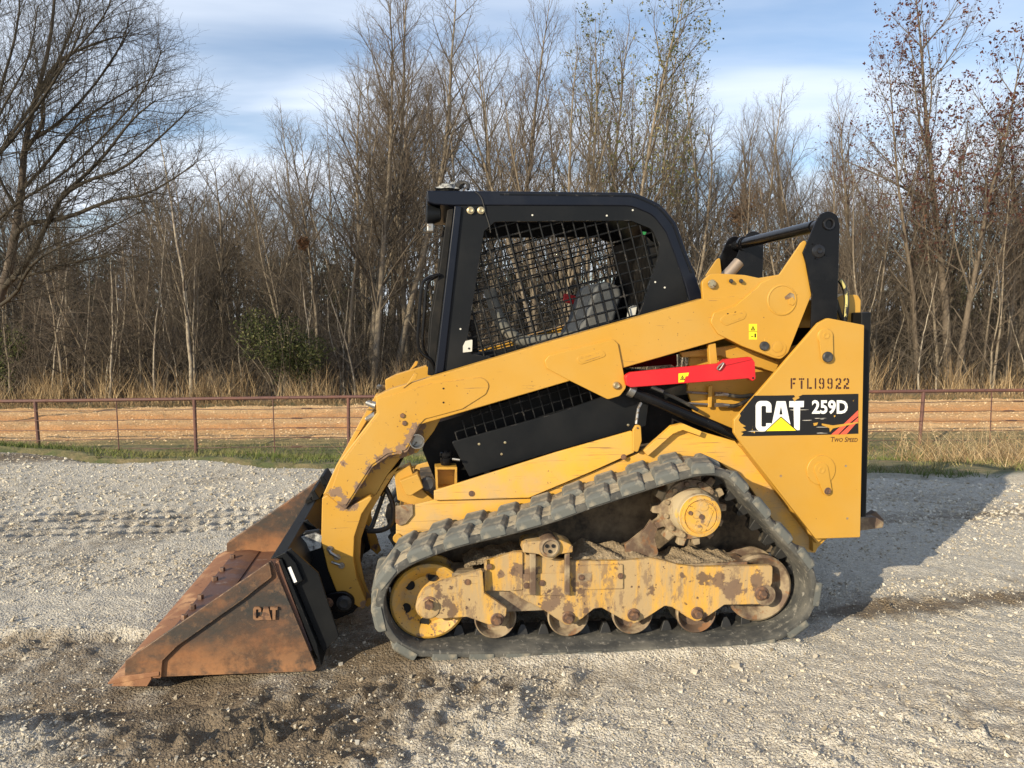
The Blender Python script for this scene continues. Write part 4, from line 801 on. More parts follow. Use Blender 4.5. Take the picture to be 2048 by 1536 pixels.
# lettering is printed on the near side only: drop the mirrored copies, and keep to thing > part > sub-part
def mirrored(o):
    while o:
        if o.scale[1] < 0: return True
        o = o.parent
    return False
PRINT = ('side_decal', 'logo_letters', 'logo_triangle', 'logo_triangle_outline', 'red_flash', 'torn_patch', 'model_number', 'speed_lettering', 'stencilled_number', 'embossed_letter', 'warning_label', 'warning_symbol', 'green_sticker', 'paper_tag', 'tag_screw')
for o in [o for o in LD.children_recursive if o.name.split('.')[0] in PRINT and mirrored(o)]: bpy.data.objects.remove(o)
for p in list(LD.children):
    for s_ in list(p.children):
        for c in list(s_.children_recursive):
            m_ = c.matrix_basis.copy(); q = c.parent
            while q is not p: m_ = q.matrix_basis @ m_; q = q.parent
            c['_m'] = [x for r in m_ for x in r]
        for c in list(s_.children_recursive):
            v = list(c['_m']); del c['_m']; c.parent = p; c.matrix_basis = Matrix([v[i:i + 4] for i in (0, 4, 8, 12)])
# ------------------------------------------------------------------ terrain
def gnd(px, py, z=0.0):
    r = ray(px, py); t = (z - CAMH) / r[2]; return CAM + r * t
def at(px, y):                                    # sideways position of a photo column at a distance
    r = ray(px, 700); return float(CAM[0] + r[0] * y / r[1])
def zat(py, y):                                   # height of a photo row at a distance
    r = ray(CX, py); return float(CAMH + r[2] * y / r[1])
_ng = np.random.default_rng(11)
def vnoise(x, y, s, seed):
    """smooth value noise on arrays"""
    g = np.random.default_rng(seed).random((256, 256)); u = x / s; v = y / s; i = np.floor(u).astype(int); j = np.floor(v).astype(int)
    fu = u - i; fv = v - j; fu = fu * fu * (3 - 2 * fu); fv = fv * fv * (3 - 2 * fv); i &= 255; j &= 255; i1 = (i + 1) & 255; j1 = (j + 1) & 255
    return (g[i, j] * (1 - fu) + g[i1, j] * fu) * (1 - fv) + (g[i, j1] * (1 - fu) + g[i1, j1] * fu) * fv
def sst(a, b, x): t = np.clip((x - a) / (b - a), 0, 1); return t * t * (3 - 2 * t)
FENCE_Y = 14.6
def edge_y(x):
    x = np.asarray(x, float); return 7.75 - np.where(x > 0, .12, .05) * x + .18 * np.sin(x * 1.3) + .10 * np.sin(x * 3.7 + 1) + 1.0 * sst(-4.2, -6.0, x)
def low_z(x): return -1.02 + .0098 * x
def terrain(x, y):
    """the bank, the road bed and the woodland floor beyond the gravel"""
    x = np.asarray(x, float); y = np.asarray(y, float); e = edge_y(np.clip(x, -30, 30)); zl = low_z(np.clip(x, -60, 60))
    t = np.clip((y - e) / (13.9 - e), 0, 1); t = t * .7 + .3 * t * t * (3 - 2 * t)
    z = zl * t + np.where(y > e, .03 * (vnoise(x, y, .7, 5) - .5) + .025 * (vnoise(x, y, .22, 6) - .5), 0)
    z = z + sst(24.0, 29.0, y) * .12 + sst(34, 90, y) * 3.0 + .25 * sst(24, 30, y) * (vnoise(x, y, 3.0, 7) - .5)
    return z
def grid_mesh(name, X, Y, Z, mat, attrs=(), smooth=True):
    ny, nx = X.shape; v = np.stack([X, Y, Z], -1).reshape(-1, 3).astype(np.float32); idx = np.arange(nx * ny).reshape(ny, nx)
    q = np.stack([idx[:-1, :-1], idx[:-1, 1:], idx[1:, 1:], idx[1:, :-1]], -1).reshape(-1, 4)
    return raw_mesh(name, v, q, mat, attrs, smooth)
def raw_mesh(name, v, q, mat, attrs=(), smooth=True, parent=None):
    me = bpy.data.meshes.new(name); k = q.shape[1]
    me.vertices.add(len(v)); me.vertices.foreach_set('co', np.ascontiguousarray(v, np.float32).ravel())
    me.loops.add(q.size); me.loops.foreach_set('vertex_index', np.ascontiguousarray(q, np.int32).ravel())
    me.polygons.add(len(q)); me.polygons.foreach_set('loop_start', np.arange(len(q), dtype=np.int32) * k)
    me.polygons.foreach_set('use_smooth', np.full(len(q), smooth))
    me.update(calc_edges=True)
    for an, av in attrs:
        a = me.attributes.new(an, 'FLOAT', 'POINT'); a.data.foreach_set('value', np.ascontiguousarray(av, np.float32).ravel())
    if mat: me.materials.append(mat)
    o = bpy.data.objects.new(name, me); COL.objects.link(o)
    if parent: o.parent = parent
    return o

def ground_mat(name, damp_attr):
    """crushed limestone: pale fines, brown damp patches; turf and clay beyond the pad by position"""
    m = bpy.data.materials.new(name); m.use_nodes = True; t = m.node_tree; b = t.nodes['Principled BSDF']; L = t.links.new
    g = N(t, 'ShaderNodeNewGeometry'); pos = g.outputs['Position']
    def noise(s, d=6.0, r=.6, st=(1, 1, 1)):
        n = N(t, 'ShaderNodeTexNoise', i_Scale=s, i_Detail=d, i_Roughness=r); mp_ = N(t, 'ShaderNodeMapping'); mp_.inputs['Scale'].default_value = st
        L(pos, mp_.inputs[0]); L(mp_.outputs[0], n.inputs[0]); return n.outputs[0]
    def mr(v, a, c, lo=0.0, hi=1.0):
        n = N(t, 'ShaderNodeMapRange'); L(v, n.inputs[0]); n.inputs[1].default_value = a; n.inputs[2].default_value = c; n.inputs[3].default_value = lo; n.inputs[4].default_value = hi; return n.outputs[0]
    def mix(f, a, c):
        n = N(t, 'ShaderNodeMix', data_type='RGBA'); L(f, n.inputs[0])
        for k_, s_ in ((6, a), (7, c)):
            if isinstance(s_, tuple): n.inputs[k_].default_value = (*s_, 1)
            else: L(s_, n.inputs[k_])
        return n.outputs[2]
    c = mix(mr(noise(1.1), .35, .65), (.50, .44, .335), (.60, .535, .42))
    def vor(sc, feat='F1'):
        n = N(t, 'ShaderNodeTexVoronoi', feature=feat); n.inputs['Scale'].default_value = sc
        ds = N(t, 'ShaderNodeTexNoise', i_Scale=sc * .7); ds.noise_dimensions = '3D'; L(pos, ds.inputs[0]); va = N(t, 'ShaderNodeVectorMath', operation='MULTIPLY_ADD'); L(ds.outputs[1], va.inputs[0]); va.inputs[1].default_value = (.6 / sc,) * 3; L(pos, va.inputs[2]); L(va.outputs[0], n.inputs[0]); return n
    v1 = vor(85); v2 = vor(190)
    c = mix(mr(noise(38, 4.0), .48, .64), c, (.40, .36, .29))
    sx_ = N(t, 'ShaderNodeSeparateXYZ'); L(v1.outputs['Color'], sx_.inputs[0]); c = mix(mr(sx_.outputs[0], .55, 1.0, 0, .55), c, (.70, .665, .59)); c = mix(mr(sx_.outputs[1], .60, 1.0, 0, .6), c, (.36, .325, .265))
    sy_ = N(t, 'ShaderNodeSeparateXYZ'); L(v2.outputs['Color'], sy_.inputs[0]); c = mix(mr(sy_.outputs[0], .5, 1.0, 0, .45), c, (.66, .63, .56)); c = mix(mr(sy_.outputs[1], .5, 1.0, 0, .5), c, (.38, .345, .29))
    c = mix(mr(noise(120, 3.0), .58, .66), c, (.66, .63, .57))
    if damp_attr:
        a = N(t, 'ShaderNodeAttribute', attribute_name='damp'); L2 = N(t, 'ShaderNodeMath', operation='MULTIPLY_ADD'); L(noise(9, 7.0, .68), L2.inputs[0]); L2.inputs[1].default_value = 1.1; L(a.outputs['Fac'], L2.inputs[2])
        dm = mr(L2.outputs[0], .80, 1.22); c = mix(dm, c, (.175, .132, .084))
        rg_ = N(t, 'ShaderNodeMapRange'); L(dm, rg_.inputs[0]); rg_.inputs[3].default_value = .95; rg_.inputs[4].default_value = .75; L(rg_.outputs[0], b.inputs['Roughness'])
    else: b.inputs['Roughness'].default_value = .95
    L(c, b.inputs['Base Color'])
    n1 = noise(45, 5.0, .65); bp = N(t, 'ShaderNodeBump'); bp.inputs['Strength'].default_value = .7; bp.inputs['Distance'].default_value = .012; L(n1, bp.inputs['Height'])
    b2 = N(t, 'ShaderNodeBump', invert=True); b2.inputs['Strength'].default_value = .8; b2.inputs['Distance'].default_value = .011; L(v1.outputs['Distance'], b2.inputs['Height']); L(bp.outputs[0], b2.inputs['Normal'])
    b3 = N(t, 'ShaderNodeBump', invert=True); b3.inputs['Strength'].default_value = .7; b3.inputs['Distance'].default_value = .005; L(v2.outputs['Distance'], b3.inputs['Height']); L(b2.outputs[0], b3.inputs['Normal']); L(b3.outputs[0], b.inputs['Normal'])
    return m
MAT['gravel'] = ground_mat('limestone_gravel', True)
# fine sheet of the gravel pad that the camera looks at
ys = [1.25]
while ys[-1] < 9.3: ys.append(ys[-1] + max(.0115, .0048 * ys[-1]))
ys = np.array(ys); XS = .0205; xs = np.arange(-8.2, 8.2, XS); X, Y = np.meshgrid(xs, ys)
def pad_height(X, Y):
    Xl = (X - ORG[0]) * EX[0] + (Y - ORG[1]) * EX[1]; Yl = (X - ORG[0]) * EY[0] + (Y - ORG[1]) * EY[1]    # along and across the loader
    h = .030 * sst(7, 4.5, Y) * (vnoise(X, Y, 1.3, 1) - .5) + .016 * (vnoise(X, Y, .35, 2) - .5) + .013 * (vnoise(X, Y, .11, 3) - .5) + .012 * (vnoise(X, Y, .045, 4) - .5)
    damp = .26 * vnoise(X, Y, .9, 21) + .20 * vnoise(X, Y, .3, 22)
    # ruts left by tracks: slanting lug prints, on bands along the loader
    def prints(y0, y1, x0, x1, pitch, slant, depth, seed, wob=.5, ridge=0.0):
        m_ = sst(y0, y0 + .09, Yl) * sst(y1, y1 - .09, Yl) * sst(x0, x0 + .4, Xl) * sst(x1, x1 - .4, Xl)
        ph = (Xl + slant * (Yl - y0) + wob * .10 * vnoise(X, Y, .3, seed)) / pitch; fr = ph - np.floor(ph)
        g_ = np.exp(-((fr - .5) / .13) ** 2) * np.clip(2.4 * vnoise(X, Y, .22, seed + 1) - .75, 0, 1.3) - ridge * np.exp(-((fr - .78) / .12) ** 2) * vnoise(X, Y, .12, seed + 2)
        return -depth * m_ * g_, m_
    a, m1 = prints(-.42, .36, .95, 4.2, .150, .75, .016, 31, ridge=.4, wob=1.2); h += a; damp -= .10 * m1
    a, m2 = prints(-1.15, -.50, -2.5, 3.5, .165, .85, .013, 41, ridge=.5, wob=1.6); h += a
    a, m3 = prints(-.60, -.10, -3.5, .1, .165, -.55, .022, 51, ridge=1.8, wob=2.2); h += a
    m4 = sst(2.25, 2.4, Yl) * sst(3.15, 3.0, Yl) * sst(-1.0, -1.4, Xl)
    for q_, yr in enumerate((2.38, 2.56, 2.78, 2.96)):
        fr = (Xl + .055 * (q_ % 2) + .03 * vnoise(X, Y, .5, 60 + q_)) / .105; fr = (fr - np.floor(fr) - .5) * .105
        h -= .060 * np.exp(-(fr / .028) ** 2 - ((Yl - yr - .04 * (vnoise(X, Y, .9, 64) - .5)) / .045) ** 2) * np.clip(1.6 * vnoise(X, Y, .3, 65 + q_) + .1, 0, 1.2) * sst(-1.0, -1.4, Xl)
    a, m5 = prints(1.2, 1.7, -6, -1.6, .15, -.5, .018, 71); h += a
    # scraped hollow with a crumbling lip in front of the bucket, and darker damp seams
    sc_ = sst(-1.25, -1.6, Xl + .15 * vnoise(X, Y, .2, 81)) * sst(.60 + .05, .50, Yl + .10 * (vnoise(X, Y, .15, 82) - .5)) * sst(-.35, -.15, Yl)
    h -= .035 * sc_; damp += .30 * sc_
    lip = np.exp(-((Yl - .60 - .06 * (vnoise(X, Y, .2, 83) - .5)) / .05) ** 2) * sst(-1.3, -1.6, Xl); h += .022 * lip * vnoise(X, Y, .08, 84)
    damp += .55 * (.4 + .9 * vnoise(X, Y, .25, 86)) * np.exp(-((Yl - .37 - .22 * (vnoise(X, Y, .5, 85) - .5)) / .12) ** 2) * sst(.6, 1.1, Xl)
    damp += .40 * np.exp(-(((Xl + 1.45) / .60) ** 2 + ((Yl + .55) / .36) ** 2)) + .22 * np.exp(-(((Xl + .35) / .45) ** 2 + ((Yl + .26) / .13) ** 2))
    damp += .45 * np.exp(-(((Xl + .85) / .45) ** 2 + ((Yl - .1) / .3) ** 2)) + .30 * np.exp(-((Yl - 2.05) / .18) ** 2) * sst(1.0, 1.8, Xl)
    damp += .06 * m4 - .35 * np.exp(-((Yl - .95) / .3) ** 2) * sst(-1.0, -1.8, Xl) - .3 * np.exp(-((Yl - 1.15) / .35) ** 2) * sst(1.2, 2, Xl)
    # churned clods
    cm = np.maximum.reduce([np.exp(-(((Xl + 1.1) / .9) ** 2 + ((Yl + .50) / .30) ** 2)), .9 * np.exp(-((Yl - .52) / .12) ** 2) * sst(-1.35, -1.7, Xl), .7 * np.exp(-((Yl + .16) / .10) ** 2) * sst(-1.9, -1.5, Xl) * sst(.1, -.2, Xl), .7 * np.exp(-((Yl - .42) / .12) ** 2) * sst(.8, 1.2, Xl), .5 * np.exp(-(((Xl - 1.3) / .9) ** 2 + ((Yl + .75) / .25) ** 2))])
    cl = np.maximum(1 - 2 * np.abs(vnoise(X, Y, .11, 401) - .5) + .5 * vnoise(X, Y, .04, 402) + .25 * vnoise(X, Y, .022, 405) - 1.15, 0); h += .14 * cl * cm * (.4 + 1.0 * vnoise(X, Y, .3, 403)) + .010 * cm * (vnoise(X, Y, .028, 406) - .5); damp -= .15 * cl * cm; damp += .20 * np.exp(-(((Xl + 1.9) / 1.1) ** 2 + ((Yl + .1) / .55) ** 2)) + .12 * cm
    h -= .022 * cm * np.maximum(.42 - vnoise(X, Y, .12, 404), 0) * 2
    # the tracks press the ground flat under the loader
    fl_ = sst(-1.05, -.8, Xl) * sst(1.05, .85, Xl) * np.maximum(sst(-.06, .02, Yl) * sst(.40, .32, Yl), sst(1.30, 1.36, Yl) * sst(1.74, 1.68, Yl))
    h = h * (1 - fl_) + .022 * fl_
    lp_ = np.exp(-((Yl + .035) / .045) ** 2) * sst(-1.0, -.85, Xl) * sst(1.0, .85, Xl); h += lp_ * (.004 + .016 * (vnoise(X, Y, .06, 87) - .3))
    bk_ = sst(-2.15, -2.0, Xl) * sst(-1.2, -1.3, Xl) * sst(-.1, 0, Yl) * sst(1.8, 1.7, Yl); h = np.where(bk_ > 0, np.minimum(h, .012 * (1 - bk_) + h * 0 - .006 * bk_), h)
    return h, damp
H, D = pad_height(X, Y)
E_ = edge_y(X); drop = sst(-.25, .45, Y - E_); rim = 0 * np.exp(-((Y - E_ + .25) / .2) ** 2)
D += .5 * np.exp(-(((X + 5.2) / 1.6) ** 2 + ((Y - 8.2) / .28) ** 2))
Z = H * (1 - .5 * drop) + .008 * rim - .34 * drop
Z = np.where(Y > E_ + .6, -.6, Z)
pad = grid_mesh('gravel_pad', X, Y, Z, MAT['gravel'], [('damp', D)]); pad['kind'] = 'structure'

# ------------------------------------------------------------------ loose stones
ico = None
def stones(n, seed, ymin, ymax, size, xlim):
    r = np.random.default_rng(seed); u = r.random(n)
    y = 1 / (1 / ymin + (1 / ymax - 1 / ymin) * u); x = (r.random(n) * 2 - 1) * np.minimum(xlim, .78 * y + .8)
    return x, y, size * (.55 + r.random(n) ** 2.2 * 1.6), r
octv = np.array([[1, 0, 0], [-1, 0, 0], [0, 1, 0], [0, -1, 0], [0, 0, 1], [0, 0, -1.0]])
cubv = np.array([[a, b, c] for a in (-1, 1) for b in (-1, 1) for c in (-1, 1)], float) * .72
cubq = np.array([(0, 1, 3, 2), (4, 6, 7, 5), (0, 4, 5, 1), (2, 3, 7, 6), (0, 2, 6, 4), (1, 5, 7, 3)])
octq = np.array([(0, 2, 4), (2, 1, 4), (1, 3, 4), (3, 0, 4), (2, 0, 5), (1, 2, 5), (3, 1, 5), (0, 3, 5)])
def stone_mesh(name, sets, mat, base=cubv, faces=cubq):
    V = []; Q = []; A = []; off = 0
    for x, y, s, r in sets:
        keep = y < edge_y(x) + .25; x, y, s = x[keep], y[keep], s[keep]
        Xl = (x - ORG[0]) * EX[0] + (y - ORG[1]) * EX[1]; Yl = (x - ORG[0]) * EY[0] + (y - ORG[1]) * EY[1]
        under = (Xl > -.9) & (Xl < .92) & (((Yl > -.03) & (Yl < .36)) | ((Yl > 1.32) & (Yl < 1.7))) | ((Xl > -2.02) & (Xl < -1.15) & (Yl > -.04) & (Yl < 1.72))
        lane = np.maximum(np.exp(-((Yl - .92 - .10 * vnoise(x, y, 1.1, 301)) / .27) ** 2), np.exp(-((Yl - 1.98) / .13) ** 2) * (Xl < -.5)); fine = sst(.50, .40, Yl) * .25
        under = under | (r.random(len(x)) < .6 * (Yl > 2.25) * (Yl < 3.1) * (Xl < -1.1)) | (r.random(len(x)) < .93 * lane) | (r.random(len(x)) < fine * (s > .006)) | (r.random(len(x)) < .6 * (vnoise(x, y, .45, 302) < .30) * (Yl < .5))
        x, y, s = x[~under], y[~under], s[~under]; n = len(x)
        ix = np.clip(((x - xs[0]) / XS).astype(int), 0, len(xs) - 1); iy = np.clip(np.searchsorted(ys, y), 0, len(ys) - 1); z = Z[iy, ix]
        a = r.random(n) * 6.283; ca, sa = np.cos(a), np.sin(a)
        nb = len(base); v = (base[None] * (1 + .55 * (r.random((n, nb, 3)) - .5)) + .45 * (r.random((n, nb, 3)) - .5)) * s[:, None, None] * np.stack([np.ones(n), .6 + .4 * r.random(n), .40 + .40 * r.random(n)], -1)[:, None]
        tl = r.normal(0, .35, (n, 2)); v[:, :, 2] += v[:, :, 0] * tl[:, :1] + v[:, :, 1] * tl[:, 1:]
        vx = v[..., 0] * ca[:, None] - v[..., 1] * sa[:, None]; vy = v[..., 0] * sa[:, None] + v[..., 1] * ca[:, None]
        v = np.stack([vx + x[:, None], vy + y[:, None], v[..., 2] + (z + s * .12)[:, None]], -1)
        V.append(v.reshape(-1, 3)); Q.append((faces[None] + (np.arange(n) * nb)[:, None, None] + off).reshape(-1, faces.shape[1])); off += n * nb
        dm = D[iy, ix]; A.append(np.repeat(np.clip(r.random(n) - .55 * sst(.55, .95, dm), 0, 1), nb))
    o = raw_mesh(name, np.concatenate(V), np.concatenate(Q), mat, [('tone', np.concatenate(A))], smooth=False); o['kind'] = 'stuff'; return o
m = bpy.data.materials.new('limestone'); m.use_nodes = True; t = m.node_tree; b = t.nodes['Principled BSDF']; b.inputs['Roughness'].default_value = .9
a = N(t, 'ShaderNodeAttribute', attribute_name='tone'); r_ = N(t, 'ShaderNodeValToRGB'); t.links.new(a.outputs['Fac'], r_.inputs[0])
el = r_.color_ramp.elements; el[0].color = (.26, .215, .15, 1); el[1].color = (.64, .595, .50, 1); e_ = el.new(.25); e_.color = (.43, .38, .295, 1); e_ = el.new(.8); e_.color = (.56, .505, .405, 1)
tcn = N(t, 'ShaderNodeTexCoord'); nn_ = N(t, 'ShaderNodeTexNoise', i_Scale=90.0, i_Detail=3.0); t.links.new(tcn.outputs['Object'], nn_.inputs[0]); mm = N(t, 'ShaderNodeMix', data_type='RGBA', blend_type='MULTIPLY'); mm.inputs[0].default_value = .5
t.links.new(r_.outputs[0], mm.inputs[6]); t.links.new(nn_.outputs[0], mm.inputs[7]); t.links.new(r_.outputs[0], b.inputs['Base Color']); MAT['stone'] = m
stone_mesh('gravel', [stones(8000, 2, 1.5, 6.0, .0058, 5), stones(260, 4, 1.6, 8.0, .0095, 6), stones(13000, 5, 5.4, 8.9, .0084, 7.5)], MAT['stone'])
stone_mesh('gravel', [stones(82000, 1, 1.5, 4.8, .0038, 4), stones(44000, 3, 4.0, 8.8, .0063, 7)], MAT['stone'], octv, octq)

# ------------------------------------------------------------------ ground beyond: bank, verge, woodland floor
def verge_mat():
    m = bpy.data.materials.new('verge_soil'); m.use_nodes = True; t = m.node_tree; b = t.nodes['Principled BSDF']; L = t.links.new; b.inputs['Roughness'].default_value = 1.0
    g = N(t, 'ShaderNodeNewGeometry'); sp_ = N(t, 'ShaderNodeSeparateXYZ'); L(g.outputs['Position'], sp_.inputs[0])
    def noise(s, st=(1, 1, 1)):
        n = N(t, 'ShaderNodeTexNoise', i_Scale=s, i_Detail=7.0, i_Roughness=.65); mp_ = N(t, 'ShaderNodeMapping'); mp_.inputs['Scale'].default_value = st; L(g.outputs['Position'], mp_.inputs[0]); L(mp_.outputs[0], n.inputs[0]); return n.outputs[0]
    def mr(v, a, c):
        n = N(t, 'ShaderNodeMapRange'); L(v, n.inputs[0]); n.inputs[1].default_value = a; n.inputs[2].default_value = c; return n.outputs[0]
    def mix(f, a, c):
        n = N(t, 'ShaderNodeMix', data_type='RGBA'); L(f, n.inputs[0])
        for k_, s_ in ((6, a), (7, c)):
            if isinstance(s_, tuple): n.inputs[k_].default_value = (*s_, 1)
            else: L(s_, n.inputs[k_])
        return n.outputs[2]
    grass = mix(mr(noise(5), .4, .62), (.085, .10, .035), (.21, .165, .08))
    grass = mix(mr(noise(1.2), .56, .66), grass, (.30, .20, .10))
    litter = mix(mr(noise(6), .4, .65), (.16, .105, .06), (.09, .06, .04))
    gravel = mix(mr(noise(30), .4, .65), (.52, .48, .41), (.36, .32, .27))
    ny_ = N(t, 'ShaderNodeMath', operation='MULTIPLY_ADD'); L(noise(.8), ny_.inputs[0]); ny_.inputs[1].default_value = 1.6; L(sp_.outputs[1], ny_.inputs[2])
    c = mix(mr(ny_.outputs[0], 24.6, 25.4), grass, litter)
    c = mix(mr(sp_.outputs[1], 7.6, 7.0), c, gravel)
    L(c, b.inputs['Base Color'])
    bp = N(t, 'ShaderNodeBump'); bp.inputs['Strength'].default_value = .6; bp.inputs['Distance'].default_value = .05; L(noise(9), bp.inputs['Height']); L(bp.outputs[0], b.inputs['Normal'])
    return m
MAT['verge'] = verge_mat()
ax = np.concatenate([-np.geomspace(400, 14, 30), np.arange(-13.8, 13.9, .2), np.geomspace(14, 400, 30)])
ay = np.concatenate([np.array([-120, -60, -30, -12, -5, 0, 3, 5]), np.arange(6.2, 15.5, .12), np.arange(15.6, 30, .5), np.geomspace(30, 600, 40)])
X2, Y2 = np.meshgrid(ax, ay); Z2 = terrain(X2, Y2)
Z2 = np.where(Y2 < edge_y(np.clip(X2, -30, 30)), np.where(np.abs(X2) < 8.4, -.13, -.015), Z2)
Z2 -= .06 * ((Y2 > 15.9) & (Y2 < 22.3))
gr = grid_mesh('ground', X2, Y2, Z2, MAT['verge']); gr['kind'] = 'structure'

# clay road beyond the fence
m = bpy.data.materials.new('orange_clay'); m.use_nodes = True; t = m.node_tree; b = t.nodes['Principled BSDF']; b.inputs['Roughness'].default_value = 1; L = t.links.new
g = N(t, 'ShaderNodeNewGeometry')
def _nz(s, st=(1, 1, 1), d=7.0):
    n = N(t, 'ShaderNodeTexNoise', i_Scale=s, i_Detail=d, i_Roughness=.7); mp_ = N(t, 'ShaderNodeMapping'); mp_.inputs['Scale'].default_value = st; L(g.outputs['Position'], mp_.inputs[0]); L(mp_.outputs[0], n.inputs[0]); return n.outputs[0]
def _mx(v, a_, c_, lo, hi, am=1.0):
    n = N(t, 'ShaderNodeMapRange'); L(v, n.inputs[0]); n.inputs[1].default_value = lo; n.inputs[2].default_value = hi; n.inputs[4].default_value = am; k_ = N(t, 'ShaderNodeMix', data_type='RGBA'); L(n.outputs[0], k_.inputs[0])
    for i_, s_ in ((6, a_), (7, c_)):
        if isinstance(s_, tuple): k_.inputs[i_].default_value = (*s_, 1)
        else: L(s_, k_.inputs[i_])
    return k_.outputs[2]
c_ = _mx(_nz(.6, (.25, 1, 1)), (.64, .37, .155), (.74, .48, .235), .42, .60)
at_ = N(t, 'ShaderNodeAttribute', attribute_name='worn'); c_ = _mx(at_.outputs['Fac'], c_, (.60, .29, .105), 0, 1)
c_ = _mx(_nz(9), c_, (.40, .25, .12), .53, .62, .6); c_ = _mx(_nz(22), c_, (.82, .66, .42), .56, .64, .75); c_ = _mx(_nz(30), c_, (.30, .20, .11), .60, .68, .6)
at2 = N(t, 'ShaderNodeAttribute', attribute_name='edge'); ed = N(t, 'ShaderNodeMath', operation='MULTIPLY_ADD'); L(_nz(2.2), ed.inputs[0]); ed.inputs[1].default_value = .9; L(at2.outputs['Fac'], ed.inputs[2])
c_ = _mx(ed.outputs[0], c_, (.24, .19, .085), .95, 1.15)
L(c_, b.inputs['Base Color']); bp = N(t, 'ShaderNodeBump'); bp.inputs['Strength'].default_value = .8; bp.inputs['Distance'].default_value = .09; L(_nz(16), bp.inputs['Height']); L(bp.outputs[0], b.inputs['Normal']); MAT['clay'] = m
rx_ = np.concatenate([-np.geomspace(300, 18, 20), np.arange(-17.9, 18, .12), np.geomspace(18, 300, 20)]); ry_ = np.arange(15.3, 23.0, .07); X3, Y3 = np.meshgrid(rx_, ry_)
v_ = (Y3 - 15.3) / 7.7
Z3 = low_z(np.clip(X3, -60, 60)) + .012 + .05 * (vnoise(X3, Y3, .5, 91) - .5) * sst(.03, .3, v_) + .05 * (vnoise(X3, Y3, .18, 92) - .5) - .06 * (np.exp(-((v_ - .34) / .05) ** 2) + np.exp(-((v_ - .62) / .06) ** 2)) - .12 * sst(.10, 0, v_) - .12 * sst(.92, 1, v_) + .03
road = grid_mesh('dirt_road', X3, Y3, Z3, MAT['clay'], [('worn', np.exp(-((v_ - .36) / .07) ** 2) + np.exp(-((v_ - .64) / .08) ** 2)), ('edge', sst(.26, 0, v_) + sst(.86, 1, v_))]); road['kind'] = 'structure'

# ------------------------------------------------------------------ pipe fence
MAT['pipe'] = mk('rusty_fence_pipe', (.115, .052, .042), .65, over=[dict(col=(.20, .085, .05), s=4, lo=.5, hi=.7, a=.6), dict(col=(.06, .035, .03), s=18, lo=.58, hi=.66, a=.6)])
MAT['wire'] = mk('rusty_fence_wire', (.11, .06, .048), .6, metal=.3)
fe = empty('pipe_fence', (0, FENCE_Y, -1.0)); tag(fe, 'rust-brown pipe fence with five strung wires running along the clay road', 'fence')
def fz(px, py): return zat(py, FENCE_Y) + 1.0
def rail_y(px): return 802 - 21 * px / 2048
def FP(px, dz): return (at(px, FENCE_Y), 0, fz(px, rail_y(px)) + dz)
posts = [65 + 317 * i for i in range(-4, 11)]
m = MB()
m.tube([FP(posts[0] - 60, 0), FP(posts[2], .01), FP(posts[4], -.006), FP(posts[6], .01), FP(1000, 0), FP(posts[-5], .006), FP(posts[-3], -.006), FP(posts[-1] + 60, 0)], .031, 10).build('top_rail', 'pipe', fe)
for i, p in enumerate([-886, -569, -252, 65, 385, 695, 1010, 1325, 1560, 1851, 2165, 2480, 2800]):
    top = FP(p, -.01); lean = {1851: -.05, 65: .03}.get(p, .01 * math.sin(p)); zb = float(terrain(at(p, FENCE_Y), FENCE_Y)) + 1.0 - .1
    MB().tube([(top[0] + lean, .02 * math.sin(p * 3), zb), top], .034 if p != 695 else .032, 10).build('post', 'pipe', fe)
for p in (-725, -410, -95, 228, 543, 850, 1165, 1440, 1700, 1988, 2320):
    top = FP(p, -.01); zb = float(terrain(at(p, FENCE_Y), FENCE_Y)) + 1.0 - .1
    MB().tube([(top[0] + .015, 0, zb), top], .0115, 6).build('stay', 'pipe', fe)
for k_, dz in enumerate((-.20, -.385, -.57, -.755, -.935)):
    pts = []
    for q in range(-90, 293, 4):
        px = q * 10; a_ = FP(px, dz + .006 * math.sin(px * .02 + k_) + .004 * math.sin(px * .07 + k_ * 2)); pts.append((a_[0], -.036, a_[2]))
    MB().tube(pts, .0072, 5).build('fence_wire', 'wire', fe)
for px, kk in ((612, 0), (592, 1), (600, 2), (608, 3), (590, 4), (2040, 0), (2022, 1), (2028, 2)):
    a_ = FP(px, (-.20, -.385, -.57, -.755, -.935)[kk]); MB().tube([(a_[0] - .11, -.036, a_[2]), (a_[0] - .08, -.036, a_[2]), (a_[0] + .08, -.036, a_[2]), (a_[0] + .11, -.036, a_[2])], [.008, .016, .016, .008], 6).build('wire_splice', 'wire', fe)

# clods and stones lying on the clay road, thick between the wheel tracks
rr2 = np.random.default_rng(55); n = 17000; x = (rr2.random(n) * 2 - 1) * 17; y = 15.5 + 7.2 * rr2.random(n); vv = (y - 15.3) / 7.7
kp = rr2.random(n) > 1.1 * (np.exp(-((vv - .36) / .06) ** 2) + np.exp(-((vv - .64) / .07) ** 2)); x, y = x[kp], y[kp]; n = len(x); s = .012 * (.5 + 1.7 * rr2.random(n) ** 2.5)
v = (octv[None] * (1 + .5 * (rr2.random((n, 6, 3)) - .5))) * s[:, None, None] * np.array([1.25, 1, .8]); zr = np.clip(((y - 15.3) / .07).astype(int), 0, len(ry_) - 1); xr_ = np.clip(np.searchsorted(rx_, x), 0, len(rx_) - 1)
v = v + np.stack([x, y, Z3[zr, xr_] + s * .2], -1)[:, None]
m = bpy.data.materials.new('clay_clods'); m.use_nodes = True; t = m.node_tree; b = t.nodes['Principled BSDF']; b.inputs['Roughness'].default_value = 1
